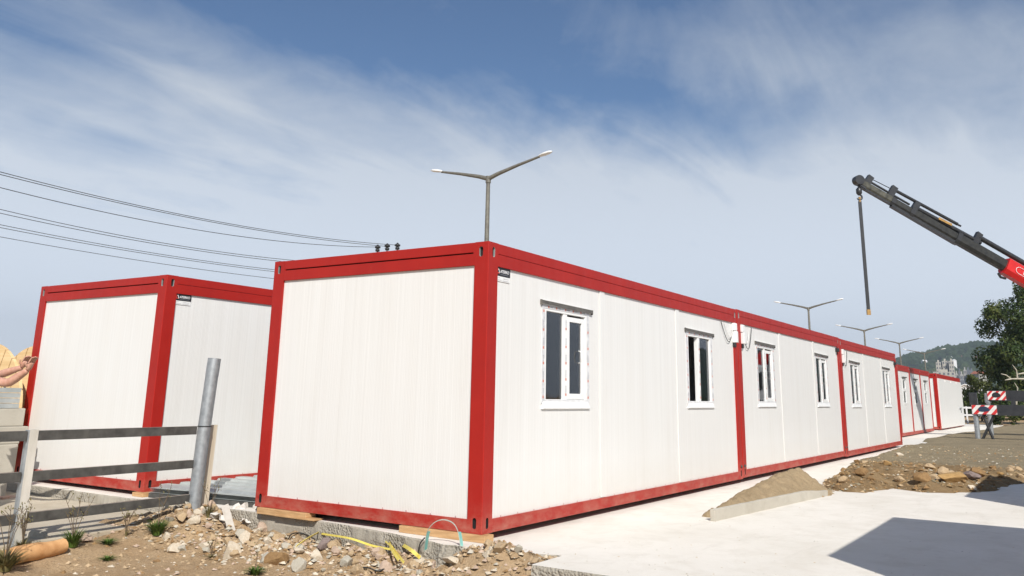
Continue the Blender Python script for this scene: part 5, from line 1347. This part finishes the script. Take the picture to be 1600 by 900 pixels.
w = bpy.data.worlds.new('World'); sc.world = w; w.use_nodes = True; nt = w.node_tree
bg = nt.nodes['Background']; out = nt.nodes['World Output']
sky = N(nt, 'ShaderNodeTexSky', sky_type='NISHITA'); sky.sun_disc = False; sky.sun_elevation = EL; sky.sun_rotation = math.atan2(sd_.x, sd_.y)
sky.air_density = 1.0; sky.dust_density = .6; sky.ozone_density = 2.0; sky.altitude = 200
bg.inputs['Strength'].default_value = .074
tint = mixc(nt, 1.0, sky.outputs[0], (.72, .88, 1.02), 'MULTIPLY')
nt.links.new(tint, bg.inputs['Color'])
tc = N(nt, 'ShaderNodeTexCoord'); sx = N(nt, 'ShaderNodeSeparateXYZ'); nt.links.new(tc.outputs['Generated'], sx.inputs[0])
za = N(nt, 'ShaderNodeMath', operation='ADD'); nt.links.new(sx.outputs['Z'], za.inputs[0]); za.inputs[1].default_value = .16
vd = N(nt, 'ShaderNodeVectorMath', operation='DIVIDE'); cmb = N(nt, 'ShaderNodeCombineXYZ')
for i in range(3): nt.links.new(za.outputs[0], cmb.inputs[i])
nt.links.new(tc.outputs['Generated'], vd.inputs[0]); nt.links.new(cmb.outputs[0], vd.inputs[1])
def cloudmap(rot, scl, locv, scale, det, rough, dist):
    mp = N(nt, 'ShaderNodeMapping'); mp.inputs['Rotation'].default_value = (0, 0, rot); mp.inputs['Scale'].default_value = scl; mp.inputs['Location'].default_value = locv
    nt.links.new(vd.outputs[0], mp.inputs[0]); return noise_n(nt, mp.outputs[0], scale, det, rough, dist)
n1 = cloudmap(R(-20), (1, 1, 0), (2.3, .4, 0), 1.1, 3, .5, .3)          # broad veils
n2 = cloudmap(R(38), (.55, 1.5, 0), (.7, 1.3, 0), 1.9, 9, .60, .8)      # streaks
n3 = cloudmap(R(20), (1, 1, 0), (5, 2, 0), 6.5, 8, .65, .6)
def mth(op, a, b):
    n = N(nt, 'ShaderNodeMath', operation=op)
    for i, x in enumerate((a, b)):
        if isinstance(x, (int, float)): n.inputs[i].default_value = x
        else: nt.links.new(x, n.inputs[i])
    return n.outputs[0]
# cloud banks and clear gaps at fixed places of the dome, their edges torn by noise
wn = N(nt, 'ShaderNodeTexNoise'); wn.inputs['Scale'].default_value = 3.2; wn.inputs['Detail'].default_value = 6; wn.inputs['Roughness'].default_value = .62
nt.links.new(tc.outputs['Generated'], wn.inputs['Vector'])
wv = N(nt, 'ShaderNodeVectorMath', operation='MULTIPLY_ADD'); nt.links.new(wn.outputs['Color'], wv.inputs[0]); wv.inputs[1].default_value = (.26, .26, .26); wv.inputs[2].default_value = (-.13, -.13, -.13)
wd_ = N(nt, 'ShaderNodeVectorMath', operation='ADD'); nt.links.new(tc.outputs['Generated'], wd_.inputs[0]); nt.links.new(wv.outputs[0], wd_.inputs[1])
def bank(px, py, slope, hl_, hw_, amp):
    c = ray(px, py).normalized(); a = R(slope); e1 = ray(px+30*math.cos(a), py+30*math.sin(a)).normalized()-c; e2 = ray(px-30*math.sin(a), py+30*math.cos(a)).normalized()-c
    out_ = []
    for e, L in ((e1, hl_), (e2, hw_)):
        k = e.normalized()/(e.length/30*L)
        dp = N(nt, 'ShaderNodeVectorMath', operation='DOT_PRODUCT'); nt.links.new(wd_.outputs[0], dp.inputs[0]); dp.inputs[1].default_value = k
        q = mth('SUBTRACT', dp.outputs['Value'], c.dot(k)); out_.append(mth('MULTIPLY', q, q))
    g = mth('POWER', 2.718, mth('MULTIPLY', mth('ADD', *out_), -1.0))
    return mth('MULTIPLY', g, amp)
veil = mth('ADD', mth('ADD', mth('MULTIPLY', n1, .35), mth('MULTIPLY', n2, .74)), mth('MULTIPLY', n3, .16))
for args in ((300, 150, 30, 480, 105, .10), (640, 40, 22, 420, 85, -.22), (1090, 145, 6, 270, 62, -.20), (1380, 75, 4, 380, 70, .15), (900, 245, 12, 420, 60, .12), (30, 0, 20, 170, 70, -.14), (480, 230, 28, 260, 40, -.07), (600, 295, 20, 130, 40, .09), (1500, 200, 0, 260, 120, .10), (150, 330, 10, 400, 70, -.06)):
    veil = mth('ADD', veil, bank(*args))
hor = N(nt, 'ShaderNodeMapRange', interpolation_type='SMOOTHSTEP'); nt.links.new(sx.outputs['Z'], hor.inputs[0])
for i, x in ((1, .05), (2, .46), (3, .64), (4, -.12)): hor.inputs[i].default_value = x
veil = mth('ADD', veil, hor.outputs[0])
mask = ramp(nt, [(.44, 0), (.66, .34), (.98, .93)], veil)
cb = N(nt, 'ShaderNodeBackground'); cb.inputs['Color'].default_value = (.63, .69, .77, 1); cb.inputs['Strength'].default_value = .85
cs = N(nt, 'ShaderNodeMapRange', interpolation_type='SMOOTHSTEP'); nt.links.new(sx.outputs['Z'], cs.inputs[0])
for i, x in ((1, .05), (2, .42), (3, 1.06), (4, .70)): cs.inputs[i].default_value = x
nt.links.new(cs.outputs[0], cb.inputs['Strength'])
mx = N(nt, 'ShaderNodeMixShader'); nt.links.new(mask, mx.inputs[0]); nt.links.new(bg.outputs[0], mx.inputs[1]); nt.links.new(cb.outputs[0], mx.inputs[2])
nt.links.new(mx.outputs[0], out.inputs['Surface'])

# haze: one even box of air
HAZE = True
if HAZE:
    hb = MB(); hb.box(-60, 2350, -1250, 2350, -3, 175)
    mt, hnt, b = new_mat('haze_air'); hnt.nodes.remove(b)
    pv = N(hnt, 'ShaderNodeVolumePrincipled'); pv.inputs['Color'].default_value = (.72, .80, .92, 1); pv.inputs['Density'].default_value = .00028; pv.inputs['Anisotropy'].default_value = .2
    hnt.links.new(pv.outputs[0], hnt.nodes['Material Output'].inputs['Volume'])
    tag(hb.build('haze', mt), kind='stuff')

sc.view_settings.view_transform = 'Standard'; sc.view_settings.look = 'None'; sc.view_settings.exposure = .33; sc.view_settings.gamma = 1
sc.cycles.use_denoising = True; sc.cycles.max_bounces = 8; sc.cycles.transparent_max_bounces = 12; sc.cycles.volume_bounces = 0
sc.cycles.sample_clamp_indirect = 6
